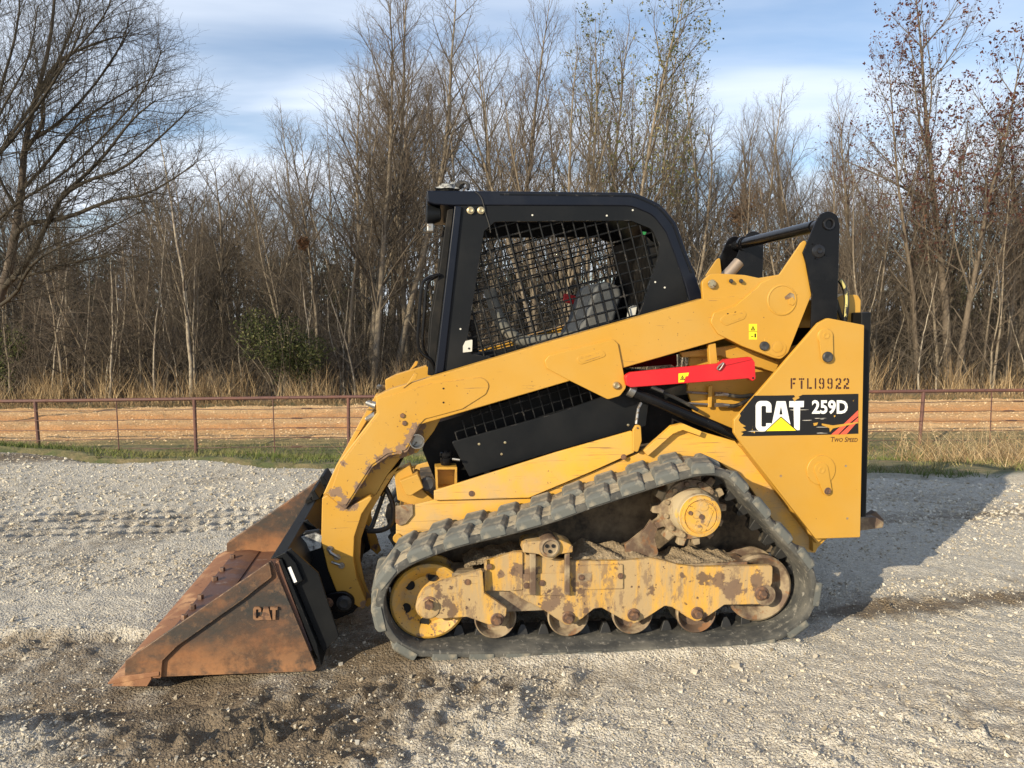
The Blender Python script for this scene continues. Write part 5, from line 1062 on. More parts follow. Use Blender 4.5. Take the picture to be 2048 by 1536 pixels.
a = N(t, 'ShaderNodeAttribute', attribute_name='tone'); r_ = N(t, 'ShaderNodeValToRGB'); t.links.new(a.outputs['Fac'], r_.inputs[0]); el = r_.color_ramp.elements; el[0].color = (.36, .21, .10, 1); el[1].color = (.80, .62, .38, 1); t.links.new(r_.outputs[0], b.inputs['Base Color'])
o = raw_mesh('road_gravel', v.reshape(-1, 3), (octq[None] + (np.arange(n) * 6)[:, None, None]).reshape(-1, 3), m, [('tone', np.repeat(rr2.random(n), 6))], smooth=False); o['kind'] = 'stuff'
# ------------------------------------------------------------------ grass and weeds
def blades(name, n, seed, place, hgt, wid, bend, mat, tone=None, segs=2, lean=.35):
    """many grass blades as one piece of ground cover; place(rng, n) -> x, y"""
    r = np.random.default_rng(seed); x, y = place(r, n); n = len(x); z = terrain(x, y) if mat != 'pad' else 0 * x
    h = hgt(r, x, y); a = r.random(n) * 6.283; la = r.random(n) * 6.283; ln = np.abs(r.normal(0, lean, n))
    k = segs + 1; V = np.zeros((n, k * 2, 3))
    for i in range(k):
        u = i / segs; off = h * (ln * u + bend * u * u * r.random(n)); wd = wid * (1 - .8 * u) * (.6 + .8 * r.random(n)) if i == 0 else wid * (1 - .85 * u)
        cx_ = x + off * np.cos(la); cy_ = y + off * np.sin(la); cz_ = z - .02 + h * u * np.sqrt(np.maximum(1 - (.6 * ln * u) ** 2, .15))
        for s_, j in ((-1, 0), (1, 1)): V[:, i * 2 + j] = np.stack([cx_ + s_ * wd * np.cos(a), cy_ + s_ * wd * np.sin(a), cz_], -1)
    q = np.concatenate([np.array([[i * 2, i * 2 + 1, i * 2 + 3, i * 2 + 2]]) for i in range(segs)]); Q = (q[None] + (np.arange(n) * k * 2)[:, None, None]).reshape(-1, 4)
    tn = np.repeat(r.random(n) if tone is None else tone(r, x, y), k * 2)
    return raw_mesh(name, V.reshape(-1, 3), Q, mat, [('tone', tn)], smooth=False)
def tone_mat(name, cols, rough=.9, trans=0.0):
    m = bpy.data.materials.new(name); m.use_nodes = True; t = m.node_tree; b = t.nodes['Principled BSDF']; b.inputs['Roughness'].default_value = rough; b.inputs['Specular IOR Level'].default_value = .25
    a = N(t, 'ShaderNodeAttribute', attribute_name='tone'); r_ = N(t, 'ShaderNodeValToRGB'); t.links.new(a.outputs['Fac'], r_.inputs[0]); el = r_.color_ramp.elements
    el[0].color = (*cols[0], 1); el[1].color = (*cols[-1], 1)
    for i, c in enumerate(cols[1:-1]): e = el.new((i + 1) / (len(cols) - 1)); e.color = (*c, 1)
    t.links.new(r_.outputs[0], b.inputs['Base Color']); return m
MAT['turf'] = tone_mat('short_turf', [(.075, .105, .026), (.115, .135, .038), (.23, .20, .085), (.38, .30, .16)])
MAT['straw'] = tone_mat('dry_straw', [(.13, .085, .045), (.26, .175, .09), (.40, .285, .15), (.56, .43, .26)])
def bank(r, n):
    x = (r.random(n) * 2 - 1) * 13.5; e = edge_y(x); y = e + .12 + (15.4 - e) * r.random(n) ** 1.1
    bare = vnoise(x, y, .8, 201) + .35 * vnoise(x, y, .25, 202); k = bare > .50 + .08 * (x < 0) + .2 * (y > 14.9); return x[k], y[k]
g1_ = blades('grass', 85000, 1, bank, lambda r, x, y: .035 + .07 * r.random(len(x)), .006, .6, MAT['turf'], segs=1, lean=.6, tone=lambda r, x, y: np.clip(.25 * r.random(len(x)) + .9 * (vnoise(x, y, .9, 203) - .15) * (.6 + .5 * r.random(len(x))), 0, 1)); g1_['kind'] = 'stuff'
def drybank(r, n):
    x = np.concatenate([at(1950, 10) + r.normal(0, 1.5, n // 2), (r.random(n // 2) * 2 - 1) * 13]); y = np.concatenate([9.3 + r.normal(0, 1.0, n // 2), 14.3 + r.normal(0, .35, n // 2)])
    k = (y > edge_y(x) + .25) & (y < 15.2) & ((np.arange(n // 2 * 2) < n // 2) & (x > 5.1 + .4 * r.random(n // 2 * 2)) | (np.arange(n // 2 * 2) >= n // 2) & (vnoise(x, y * 0, .7, 210) > .86)); return x[k], y[k]
g2_ = blades('dry_weeds', 8200, 2, drybank, lambda r, x, y: .15 + .45 * r.random(len(x)) ** 1.5, .004, .9, MAT['straw'], segs=3, lean=.75); g2_['kind'] = 'stuff'
def tall(r, n):
    x = (r.random(n) * 2 - 1) * 24; y = 23.5 + 2.6 * r.random(n) ** 1.1; k = vnoise(x, y, .9, 220) + .6 * vnoise(x, y, .3, 221) > .72 + .3 * r.random(n); return x[k], y[k]
g3_ = blades('tall_dry_grass', 30000, 3, tall, lambda r, x, y: (.30 + .98 * r.random(len(x)) ** 1.3) * (.35 + 1.0 * vnoise(x, y, 1.2, 222)) , .008, .5, MAT['straw'], segs=3, lean=.26); g3_['kind'] = 'stuff'
def verge2(r, n):
    x = (r.random(n) * 2 - 1) * 24; y = 22.4 + 1.4 * r.random(n); return x, y
g4_ = blades('matted_grass', 14000, 4, verge2, lambda r, x, y: .06 + .16 * r.random(len(x)), .009, .8, MAT['straw'], segs=1, lean=.7, tone=lambda r, x, y: .5 * r.random(len(x))); g4_['kind'] = 'stuff'

# ------------------------------------------------------------------ bare winter trees
MAT['bark'] = mk('grey_tan_bark', (.225, .187, .135), .95, over=[dict(col=(.15, .115, .08), s=3, lo=.45, hi=.65, st=(3, 3, .7)), dict(col=(.42, .37, .30), s=5, lo=.58, hi=.68, st=(2, 2, 1), a=.7)])
MAT['bark_brown'] = mk('brown_grey_bark', (.15, .118, .085), .95, over=[dict(col=(.09, .07, .05), s=3, lo=.45, hi=.65, st=(3, 3, .7)), dict(col=(.26, .22, .17), s=5, lo=.6, hi=.7, st=(2, 2, 1), a=.7)])
MAT['bark_dark'] = mk('backlit_dark_bark', (.075, .058, .045), .95, over=[dict(col=(.15, .12, .09), s=3, lo=.52, hi=.68, st=(3, 3, .7))])  # dark tone paints in the backlit look of the spreading tree
MAT['bark_pale'] = mk('pale_bark', (.34, .295, .225), .9, over=[dict(col=(.17, .13, .10), s=4, lo=.50, hi=.62, st=(2, 2, .8))])
MAT['twig'] = mk('brown_twigs', (.122, .099, .073), .95)
MAT['twig_dark'] = mk('shade_dark_twigs', (.044, .036, .025), .95)  # darker twig copy: deep shade of the wood and backlit limbs painted in
MAT['twig_red'] = mk('reddish_twigs', (.118, .092, .068), .95)
MAT['deadleaf'] = tone_mat('dead_leaves', [(.045, .016, .016), (.075, .026, .022), (.13, .065, .04)])
MAT['greenleaf'] = tone_mat('dull_green_leaves', [(.035, .05, .016), (.07, .085, .026), (.12, .12, .045), (.26, .22, .10)])
MAT['shrubleaf'] = tone_mat('olive_shrub_leaves', [(.032, .042, .014), (.055, .066, .022), (.09, .10, .034), (.18, .17, .08)])
MAT['nestleaf'] = tone_mat('brown_nest_leaves', [(.12, .065, .035), (.2, .11, .055), (.27, .16, .085)])
MAT['evergreen'] = tone_mat('evergreen_leaves', [(.035, .042, .016), (.055, .068, .024), (.09, .10, .04), (.20, .19, .10)])
def tube_arrays(paths):
    """paths: list of (points k x 3, radii k, sides) -> vertices, quads"""
    V = []; Q = []; off = 0; ring = {}
    for pts, rad, n in paths:
        k = len(pts); t = pts[-1] - pts[0]; t = t / (np.linalg.norm(t) + 1e-9); ref = np.array([0, 0, 1.0]) if abs(t[2]) < .8 else np.array([1.0, 0, 0])
        u = np.cross(t, ref); u /= np.linalg.norm(u); w_ = np.cross(t, u)
        if n not in ring: a = np.arange(n) * 2 * math.pi / n; ring[n] = (np.cos(a), np.sin(a))
        c, s = ring[n]; d = c[:, None] * u + s[:, None] * w_
        V.append((pts[:, None] + d[None] * rad[:, None, None]).reshape(-1, 3))
        key = (k, n)
        if key not in ring:
            i = np.arange(k - 1)[:, None] * n; j = np.arange(n)[None]; j1 = (j + 1) % n
            ring[key] = np.stack([i + j, i + j1, i + n + j1, i + n + j], -1).reshape(-1, 4)
        Q.append(ring[key] + off); off += k * n
    return np.concatenate(V), np.concatenate(Q)
def grow(r, p, d, L, k, wob, up):
    pts = [p]; d = d.copy()
    for _ in range(k):
        d = d + r.normal(0, wob, 3); d[2] += up; d /= np.linalg.norm(d); p = p + d * (L / k); pts.append(p)
    return np.array(pts)
def side_dir(r, t, ang, az=None):
    ref = np.array([0, 0, 1.0]) if abs(t[2]) < .9 else np.array([1.0, 0, 0]); u = np.cross(t, ref); u /= np.linalg.norm(u); w_ = np.cross(t, u); az = r.random() * 6.283 if az is None else az
    return t * math.cos(ang) + (u * math.cos(az) + w_ * math.sin(az)) * math.sin(ang)
def branch_out(r, pts, rad, n, t0, t1, Lf, ang, k, wob, up, rr, sides, gold=True):
    """children along a parent branch; Lf(t) gives their length"""
    res = []; m = len(pts) - 1
    for i in range(n):
        t = t0 + (t1 - t0) * (i + r.random()) / n; f = t * m; a = min(int(f), m - 1); q = pts[a] + (pts[a + 1] - pts[a]) * (f - a); tn = pts[a + 1] - pts[a]; tn = tn / np.linalg.norm(tn)
        d = side_dir(r, tn, ang * (.75 + .5 * r.random()), i * 2.4 + r.random() * 1.2 if gold else None); L = Lf(t) * (.65 + .7 * r.random()); c = grow(r, q, d, L, k, wob, up)
        r0 = min(rad[a] * .75, rr * (L ** .9)); res.append((c, np.linspace(r0, max(r0 * .25, .0020), k + 1), sides))
    return res
def make_tree(seed, H=12.0, r0=.085, n1=22, first=.28, spread=.26, ang=.75, up=.10, n2=8, n3=6, stems=1, leaf=None, leafn=0, wob=.035, twig_r=1.0, n4=0):
    r = np.random.default_rng(seed); trunk = []; crown = []; tips = []
    for s in range(stems):
        d = np.array([r.normal(0, .05), r.normal(0, .05), 1.0]) if stems == 1 else np.array([r.normal(0, .16), r.normal(0, .10), 1.0]); h = H * (1 if s == 0 else .7 + .28 * r.random())
        pts = grow(r, np.array([r.normal(0, .12) * (stems > 1), r.normal(0, .12) * (stems > 1), -.15]), d / np.linalg.norm(d), h, 14, wob, .03); rad = r0 * (.75 if s else 1) * (1 - np.linspace(0, 1, 15)) ** .85 + .006; rad[0] *= 1.25
        trunk.append((pts, rad, 7))
        b1 = branch_out(r, pts, rad, n1, first, .97, lambda t: h * spread * (1.18 - t) ** .75 * (.55 + .45 * min(1, (t - first) * 6 + .4)), ang, 6, .10, up, .0135, 4)
        for c, ra, _ in b1:
            L1 = np.linalg.norm(c[-1] - c[0]); crown.append((c, ra, 4))
            b2 = branch_out(r, c, ra, max(3, int(n2 * (.5 + L1 / (h * spread)))), .18, .98, lambda t: L1 * .46 * (1.15 - .6 * t), .7, 4, .13, up * .8, .010 * twig_r, 3)
            for c2, ra2, _ in b2:
                L2 = np.linalg.norm(c2[-1] - c2[0]); crown.append((c2, ra2, 3))
                b3 = branch_out(r, c2, ra2, n3, .2, 1, lambda t: max(.16, L2 * .5), .65, 3, .16, up * .5, .0078 * twig_r, 3)
                crown += b3; tips += [q[0][-1] for q in b3]
                if n4:
                    for c3, ra3, _ in b3:
                        b4 = branch_out(r, c3, ra3, n4, .3, 1, lambda t: .20, .6, 2, .2, 0, .009 * twig_r, 3); crown += b4; tips += [q[0][-1] for q in b4]
    return trunk, crown, tips, r
def leaf_quads(r, P_, s):
    n = len(P_); a = r.normal(0, 1, (n, 3)); a /= np.linalg.norm(a, axis=1)[:, None]; b = np.cross(a, r.normal(0, 1, (n, 3))); b /= np.linalg.norm(b, axis=1)[:, None]; s = s * (.6 + .8 * r.random((n, 1)))
    V = np.stack([P_ - a * s, P_ + b * s * .5 + np.cross(a, b) * s * .2, P_ + a * s, P_ - b * s * .5 + np.cross(a, b) * s * .2], 1).reshape(-1, 3); return V, (np.arange(n)[:, None] * 4 + np.arange(4))
def mesh_of(name, paths, mat):
    o = raw_mesh(name, *tube_arrays(paths), MAT[mat]); return o
class Kind:
    def __init__(s, seed, bark='bark', twig='twig', leaf=None, leafn=0, leafs=.035, leafz=0.0, **k):
        trunk, crown, tips, r = make_tree(seed, **k); s.parts = []; s.H = k.get('H', 12.0)
        s.parts.append(mesh_of('trunk', trunk, bark)); s.parts.append(mesh_of('crown', crown, twig))
        if leaf:
            T = np.array(tips); T = T[T[:, 2] > leafz * s.H]; T = T[r.integers(0, len(T), leafn)] + r.normal(0, .05, (leafn, 3)); V, Q = leaf_quads(r, T, leafs)
            s.parts.append(raw_mesh('leaves', V, Q, MAT[leaf], [('tone', np.repeat(r.random(leafn), 4))], smooth=False))
        s.used = False
def plant(kind, name, x, y, H, rz, label, cat, group=None, tilt=(0, 0), wide=1.0):
    k = H / kind.H; e = empty(name, (x, y, float(terrain(x, y)) - .05)); e.rotation_euler = (tilt[0], tilt[1], rz); e.scale = (k * wide, k * wide, k)
    for p in kind.parts:
        o = p if not kind.used else p.copy()
        if kind.used: COL.objects.link(o)
        o.parent = e
    kind.used = True; return tag(e, label, cat, group)
K = {}
K['tall'] = Kind(1, H=14, r0=.12, n1=34, first=.16, spread=.27, ang=.62, up=.09, n2=9, n3=6)
K['tall2'] = Kind(2, H=14, r0=.11, n1=32, first=.22, spread=.24, ang=.58, up=.11, n2=9, n3=6, twig='twig_red')
K['slim'] = Kind(3, H=12, r0=.075, n1=26, first=.30, spread=.20, ang=.6, up=.12, n2=8, n3=6)
K['slim2'] = Kind(4, H=12, r0=.07, n1=24, first=.34, spread=.22, ang=.7, up=.10, n2=8, n3=6, twig='twig_red')
K['wide'] = Kind(5, H=11, r0=.11, n1=24, first=.22, spread=.36, ang=.8, up=.07, n2=9, n3=7)
K['multi'] = Kind(6, H=12, r0=.08, n1=18, first=.22, spread=.24, ang=.6, up=.11, n2=7, n3=5, stems=4)
K['leafy'] = Kind(7, H=13, r0=.09, n1=26, first=.20, spread=.24, ang=.6, up=.10, n2=8, n3=5, leaf='greenleaf', leafn=1900, leafs=.045, leafz=.45)
K['redleaf'] = Kind(21, bark='bark_brown', H=13, r0=.12, n1=26, first=.2, spread=.30, ang=.65, up=.10, n2=8, n3=5, stems=2, leaf='deadleaf', leafn=5200, leafs=.05, leafz=.36)
K['pale'] = Kind(9, bark='bark_pale', H=9, r0=.05, n1=18, first=.25, spread=.20, ang=.75, up=.05, n2=6, n3=4)
K['sapling'] = Kind(10, bark='bark_pale', H=5, r0=.028, n1=16, first=.15, spread=.26, ang=.75, up=.05, n2=6, n3=3, wob=.06, twig='twig')
K['sapling2'] = Kind(12, bark='bark', H=5, r0=.025, n1=18, first=.10, spread=.30, ang=.8, up=.03, n2=6, n3=3, wob=.08, stems=2, twig='twig_red')
def top_at(px_x, px_top, y): return zat(px_top, y) - float(terrain(at(px_x, y), y)) + .05
def hero(kind, name, px, top, y, label, rz=None, cat='bare tree', tilt=(0, 0), wide=1.0, group=None):
    return plant(K[kind], name, at(px, y), y, top_at(px, top, y), random.Random(px * 7 + top).random() * 6.28 if rz is None else rz, label, cat, group, tilt, wide)
hero('tall', 'bare_tree', 745, -60, 26.5, 'tall bare tree with two close upright trunks left of the cab roof', wide=1.0)
hero('slim', 'bare_tree', 783, -120, 27.2, 'tallest straight bare trunk rising just left of the cab roof', wide=1.3)
hero('tall2', 'bare_tree', 815, -40, 28.5, 'bare tree whose trunk runs up behind the cab roof front corner')
hero('slim2', 'bare_tree', 690, 150, 27.0, 'slender bare tree with sweeping branches at the open gap of sky')
hero('wide', 'bare_tree', 640, 245, 27.5, 'low spreading bare tree at the right side of the blue gap', wide=.8)
hero('multi', 'bare_tree', 1090, -20, 27.5, 'many-stemmed bare tree fanning out above the cab window')
hero('leafy', 'leafy_tree', 1262, -70, 27.0, 'half bare tree with dull green leaves clinging above the cab roof', cat='tree')
hero('leafy', 'leafy_tree', 1180, -30, 29.0, 'thin tree with scattered dull leaves beside the greener one above the cab', cat='tree')
hero('leafy', 'leafy_tree', 1310, 20, 30.0, 'sparse leaf-dotted tree rising over the rounded rear edge of the cab', cat='tree', wide=.8)
hero('tall2', 'bare_tree', 1020, -10, 29.5, 'bare tree with reddish twigs high above the middle of the cab')
hero('slim2', 'bare_tree', 1400, 40, 33, 'lone pointed bare treetop standing against blue sky right of the cab')
hero('slim', 'bare_tree', 1465, 150, 28.5, 'bare tree leaning its branches over the black cross tube')
hero('slim', 'bare_tree', 1610, 165, 29.5, 'bare tree with a flat twiggy top above the black lift link')
hero('tall2', 'bare_tree', 1700, 160, 30.5, 'bare tree with forked top between the lift link and the red-leaved tree')
hero('wide', 'bare_tree', 1540, 235, 29.5, 'broad low bare tree behind the cross tube', wide=.8)
hero('redleaf', 'red_leaved_tree', 1925, -150, 25.8, 'tall forked tree dotted with dark red leaves above the fence post', cat='tree', rz=.4)
hero('redleaf', 'red_leaved_tree', 1838, 90, 26.8, 'smaller tree with dark red leaves left of the forked one', cat='tree', wide=.8, rz=2.0)
hero('redleaf', 'red_leaved_tree', 2040, 60, 27.5, 'red-dotted tree cut by the frame edge beyond the forked one', cat='tree', rz=4.1)
hero('pale', 'pale_sapling', 380, 215, 25.6, 'thin pale trunk standing alone in front of the dark wood at the sky gap', cat='bare tree', wide=1.2)
hero('pale', 'pale_sapling', 306, 425, 25.4, 'thin pale sapling under the dark spreading limbs')
hero('pale', 'pale_sapling', 622, 470, 25.3, 'pale stem carrying a clump of brown leaves', rz=1.0)
hero('slim', 'bare_tree', 1745, 330, 25.6, 'pale leaning bare tree beside the rear door of the loader', tilt=(0, .05))
hero('slim2', 'bare_tree', 1990, 330, 25.3, 'pale bare tree leaning left over the dry weeds', tilt=(0, .12))
hero('sapling2', 'bare_sapling', 130, 470, 25.2, 'crooked bare sapling low beneath the dark spreading limbs', wide=1.3)
# the wood: uncountable to the eye but each trunk its own tree
r_ = random.Random(77)
def skyline(px):
    xs_ = [-1200, -300, 0, 150, 300, 380, 440, 520, 580, 620, 680, 900, 960, 1010, 1300, 1340, 1440, 1500, 1560, 1620, 1760, 1800, 1850, 2100, 3300]; ys_ = [150, 200, 260, 330, 340, 380, 372, 345, 300, 250, 90, 40, 70, 40, 40, 150, 190, 230, 260, 210, 230, 200, 150, 150, 150]
    return float(np.interp(px, xs_, ys_))
GL = 'bare grey-brown winter tree among the many crowded in the wood behind the fence'
for i in range(225):
    y = 26.2 + 24 * (i / 225) ** 1.15; px = r_.uniform(-420, 2460); top = skyline(px) + r_.uniform(0, 120) + (r_.uniform(40, 170) if r_.random() < .5 else 0)
    plant(K[r_.choice(['tall', 'tall2', 'slim', 'slim2', 'wide', 'multi', 'slim', 'slim2'])], 'bare_tree', at(px, y), y, max(5.0, top_at(px, top, y)), r_.random() * 6.28, GL, 'bare tree', 'bare trees crowded in the wood', wide=r_.uniform(.85, 1.15))
for i in range(22):
    px = r_.uniform(320, 610); y = r_.uniform(31, 47); top = r_.uniform(300, 390)
    plant(K[r_.choice(['slim', 'slim2', 'multi', 'wide', 'tall2'])], 'bare_tree', at(px, y), y, top_at(px, top, y), r_.random() * 6.28, GL, 'bare tree', 'bare trees crowded in the wood', wide=r_.uniform(1.0, 1.35))
GS = 'thin bare sapling among many along the front edge of the wood'
for i in range(120):
    px = r_.uniform(-420, 2460); y = 25.0 + 2.6 * r_.random()
    if i > 80: y += 5
    top = r_.uniform(455, 640); kd = r_.choice(['sapling', 'sapling2', 'sapling', 'pale'])
    plant(K[kd], 'bare_sapling', at(px, y), y, top_at(px, top, y), r_.random() * 6.28, GS, 'bare sapling', 'bare saplings along the wood edge', tilt=(r_.uniform(-.08, .08), r_.uniform(-.12, .12)), wide=r_.uniform(.9, 1.4))
# brush: tangled stems on the woodland floor, one mass
def thicket(name, n, seed, x0, x1, y0, y1, h0, h1, mat, tri=3):
    r = np.random.default_rng(seed); paths = []
    for i in range(n):
        x = r.uniform(x0, x1); y = y0 + (y1 - y0) * r.random() ** 1.2; L = r.uniform(h0, h1); d = np.array([r.normal(0, .45), r.normal(0, .3), 1.0]); d /= np.linalg.norm(d)
        c = grow(r, np.array([x, y, -1.2]), d, L, 4, .13, -.02); c[:, 2] += 1.2 + float(terrain(x, y)) - .1; ra = np.linspace(.010, .003, 5) * (.7 + .6 * r.random()); paths.append((c, ra, 3))
        for q in range(3):
            j = r.integers(1, 4); paths.append((grow(r, c[j], side_dir(r, np.array([0, 0, 1.0]), 1.0), L * .4, 2, .2, .03), np.linspace(.006, .0025, 3), 3))
    o = raw_mesh(name, *tube_arrays(paths), MAT[mat]); o['kind'] = 'stuff'; return o
thicket('undergrowth', 2200, 5, -24, 24, 25.2, 29, .8, 2.6, 'twig')
thicket('undergrowth', 3300, 15, -25, 25, 26.5, 34, 1.2, 4.0, 'twig_dark')
thicket('undergrowth', 2500, 6, -30, 30, 30, 44, 1.5, 5.0, 'twig_dark')
# far wood behind: stems, twigs and evergreen sprays massed together up the rise
def farwood(n, seed):
    r = np.random.default_rng(seed); paths = []
    for i in range(n):
        y = r.uniform(46, 62); x = r.uniform(-52, 52); H = r.uniform(6.0, 11.0) * (.75 + .25 * math.sin(x * .35) * math.sin(x * .13 + 1)); z = float(terrain(x, y))
        c = grow(r, np.array([x, y, z - .2]), np.array([0, 0, 1.0]), H, 5, .05, .02); paths.append((c, np.linspace(.07, .012, 6), 3))
        for q in range(12):
            j = r.integers(1, 5); paths.append((grow(r, c[j] + (c[j + 1] - c[j]) * r.random(), side_dir(r, np.array([0, 0, 1.0]), .8), H * .24, 2, .16, .06), np.linspace(.018, .006, 3), 3))
    o = raw_mesh('far_wood', *tube_arrays(paths), MAT['twig_dark']); o['kind'] = 'stuff'
farwood(1250, 9)
def leafmass(name, centres, n, s, mat, seed, kind=None, label=None, cat=None, stem=True, group=None):
    """evergreen: leaf sprays through a volume made of several uneven lobes"""
    r = np.random.default_rng(seed); P_ = []
    for (x, y, z, rx_, rz_) in centres:
        m_ = int(n / len(centres)); a = r.normal(0, 1, (m_, 3)); a /= np.linalg.norm(a, axis=1)[:, None]; a *= (r.random((m_, 1)) ** .45) * (1 + .25 * np.sin(a[:, :1] * 7 + 1) * np.sin(a[:, 2:] * 6)); P_.append(np.array([x, y, z]) + a * np.array([rx_, rx_, rz_]))
    P_ = np.concatenate(P_); V, Q = leaf_quads(r, P_, s); tn = np.repeat(np.clip(r.random(len(P_)) ** 1.6, 0, 1), 4)
    return raw_mesh(name, V, Q, MAT[mat], [('tone', tn)], smooth=False)
r9 = np.random.default_rng(4); cs = []
for i in range(60):
    y = r9.uniform(50, 64); x = r9.uniform(-50, 50); z = float(terrain(x, y)); h = r9.uniform(3.5, 6.5)
    for q in range(3): cs.append((x + r9.normal(0, .5), y, z + h * (.35 + .25 * q), 1.9 - .5 * q, h * .22))
fe2 = leafmass('far_evergreens', cs, 42000, .17, 'evergreen', 6); fe2['kind'] = 'stuff'
def shrub(px, top, bottom, wpx, y, n, seed, label):
    x = at(px, y); zt, zb = zat(top, y), float(terrain(x, y)); R = wpx / F * y / 2; e = empty('evergreen_shrub', (0, 0, 0)); tag(e, label, 'shrub')
    r = np.random.default_rng(seed); H = zt - zb; C = [(x + r.uniform(-.75, .75) * R, y + r.uniform(-.5, .5) * R, zb + H * r.uniform(.15, .85), R * r.uniform(.28, .55), H * r.uniform(.14, .28)) for _ in range(15)]
    lf = leafmass('leaves', C, n, .045, 'shrubleaf', seed); lf.parent = e
    ps = []
    for _ in range(14):
        ps.append((grow(r, np.array([x + r.normal(0, .2) * R, y + r.normal(0, .2) * R, zb - .1]), np.array([r.normal(0, .3), r.normal(0, .3), 1.0]), H * .9, 5, .1, .0), np.linspace(.02, .005, 6), 4))
    st = mesh_of('stems', ps, 'bark'); st.parent = e
shrub(572, 612, 780, 205, 25.2, 6000, 1, 'round green shrub low in front of the bare wood, left of the loader arm')
shrub(8, 640, 770, 90, 26.2, 1800, 2, 'dark green shrub at the foot of the wood beneath the dark spreading tree')
# clump of dead leaves (a squirrel's nest) hung in the pale stem
ne = leafmass('leaf_nest', [(at(611, 25.2), 25.2, zat(487, 25.2), .17, .22)], 500, .05, 'nestleaf', 3); tag(ne, 'clump of brown dead leaves lodged in the pale stem', 'nest')
ne = leafmass('leaf_clump', [(at(1500, 31), 31, zat(410, 31), .75, .8), (at(1470, 31), 31.2, zat(430, 31), .5, .5)], 1500, .05, 'nestleaf', 5); tag(ne, 'rusty cloud of dead leaves hanging behind the cross tube', 'leaf clump')

# the big spreading tree at the left edge: dark limbs reaching right
def limb(pts_px, y0, r0, r1, k=14):
    """a limb led through photo points, each with its own distance"""
    P_ = np.array([(at(px, y), y, zat(py, y)) for px, py, y in pts_px]); s = np.linspace(0, 1, len(P_)); u = np.linspace(0, 1, k)
    for _ in range(1):
        q = [P_[0]]
        for a, b in zip(P_[:-1], P_[1:]): q += [a * .75 + b * .25, a * .25 + b * .75]
        P_ = np.array(q + [P_[-1]])
    s = np.linspace(0, 1, len(P_)); return np.stack([np.interp(u, s, P_[:, i]) for i in range(3)], 1), np.linspace(r0, r1, k)
rt = np.random.default_rng(15); e = empty('spreading_tree', (at(-40, 19), 19, float(terrain(at(-40, 19), 19)))); tag(e, 'big dark spreading tree reaching its long bare limbs in from the left edge', 'bare tree')
TY = 19.5; trunkp = []; mains = []
trunkp.append((*limb([(-60, 860, TY), (-40, 700, TY), (20, 560, TY), (40, 480, TY), (60, 380, TY + .3), (70, 290, TY + .5), (95, 200, TY + .6), (130, 90, TY + .7), (150, -60, TY + .8)], 0, .15, .025, 18), 10))
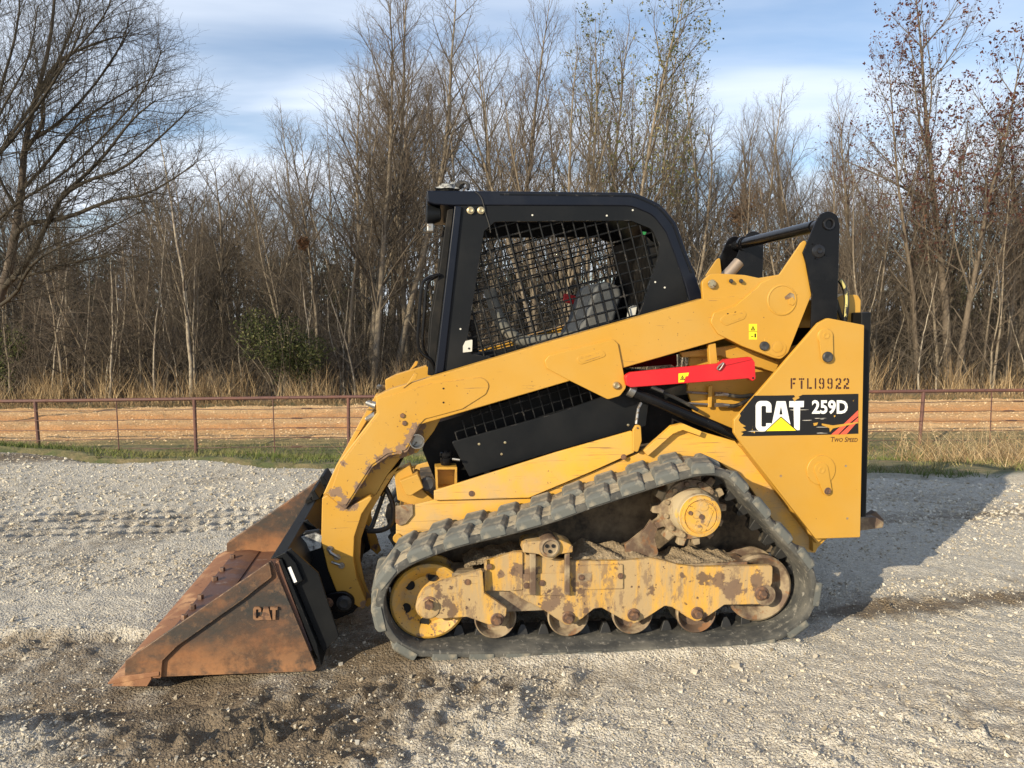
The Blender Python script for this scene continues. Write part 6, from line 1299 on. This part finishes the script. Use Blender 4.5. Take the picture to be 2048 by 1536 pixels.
for L_ in ([(10, 580, TY), (70, 520, TY - .4), (115, 430, TY - .8), (140, 390, TY - 1), (190, 360, TY - 1.3), (260, 340, TY - 1.6), (330, 280, TY - 1.8), (400, 215, TY - 2)],
           [(40, 480, TY), (60, 445, TY - .3), (140, 440, TY - .8), (230, 400, TY - 1.2), (310, 390, TY - 1.6), (400, 330, TY - 2)],
           [(30, 520, TY), (-20, 470, TY + .3), (40, 410, TY), (130, 360, TY - .6), (230, 270, TY - 1), (320, 170, TY - 1.2), (345, 100, TY - 1.3)],
           [(66, 310, TY + .4), (110, 250, TY), (105, 210, TY), (150, 110, TY), (190, 20, TY), (200, -60, TY)],
           [(50, 420, TY + .3), (0, 330, TY), (60, 250, TY), (140, 140, TY - .5), (235, 40, TY - .8), (260, -20, TY - 1)],
           [(-40, 640, TY), (40, 590, TY - .6), (60, 540, TY - 1.2), (110, 500, TY - 1.5), (200, 470, TY - 1.9), (300, 420, TY - 2.2)],
           [(-60, 600, TY), (-40, 470, TY + 1), (-60, 300, TY + 1), (-20, 150, TY + 1), (40, 0, TY + 1), (60, -80, TY + 1)],
           [(-40, 660, TY), (-10, 500, TY - 1), (-30, 350, TY - 1.5), (10, 250, TY - 1.8), (90, 120, TY - 2), (110, 10, TY - 2)],
           [(-60, 560, TY), (-160, 420, TY), (-300, 300, TY), (-420, 200, TY)], [(-60, 500, TY), (-120, 330, TY), (-200, 150, TY), (-230, 0, TY)],
           [(60, 380, TY), (110, 330, TY + .5), (170, 250, TY + .8), (260, 190, TY + 1), (335, 150, TY + 1.2)],
           [(95, 200, TY + .6), (140, 120, TY + .3), (230, 80, TY), (290, 70, TY)], [(0, 330, TY), (20, 200, TY), (70, 60, TY), (80, -60, TY)],
           [(140, 390, TY - 1), (220, 320, TY - 1.4), (280, 240, TY - 1.8), (330, 200, TY - 2)], [(70, 290, TY + .5), (150, 240, TY + .3), (230, 150, TY), (285, 60, TY)],
           [(-30, 350, TY - 1.5), (30, 300, TY - 1.6), (110, 200, TY - 1.8), (180, 90, TY - 2), (200, 30, TY - 2)],
           [(20, 560, TY), (90, 545, TY - .8), (170, 520, TY - 1.4), (250, 505, TY - 1.9)]):
    mains.append((*limb(L_, 0, .052 if len(mains) > 1 else .078, .010, 16), 6))
crown = list(mains)
for c, ra, _ in mains + [(trunkp[0][0][7:], trunkp[0][1][7:], 0)]:
    L1 = np.sum(np.linalg.norm(np.diff(c, axis=0), axis=1))
    b2 = branch_out(rt, c, ra, int(10 + L1 * 4.6), .14, .99, lambda t: .65 + 1.35 * (1.1 - t), .62, 6, .10, .05, .0085, 4); crown += b2
    for c2, ra2, _ in b2:
        L2 = np.linalg.norm(c2[-1] - c2[0]); b3 = branch_out(rt, c2, ra2, 9, .12, 1, lambda t: max(.26, L2 * .42), .7, 4, .15, .04, .0085, 3); crown += b3
        for c3, ra3, _ in b3: crown += branch_out(rt, c3, ra3, 3, .2, 1, lambda t: .28, .65, 2, .2, .02, .008, 3)
base = e.location
def shift(ps): return [(a - np.array(base), b_, n_) for a, b_, n_ in ps]
o = mesh_of('trunk', shift(trunkp), 'bark_dark'); o.parent = e
o = mesh_of('crown', shift(crown), 'twig_dark'); o.parent = e
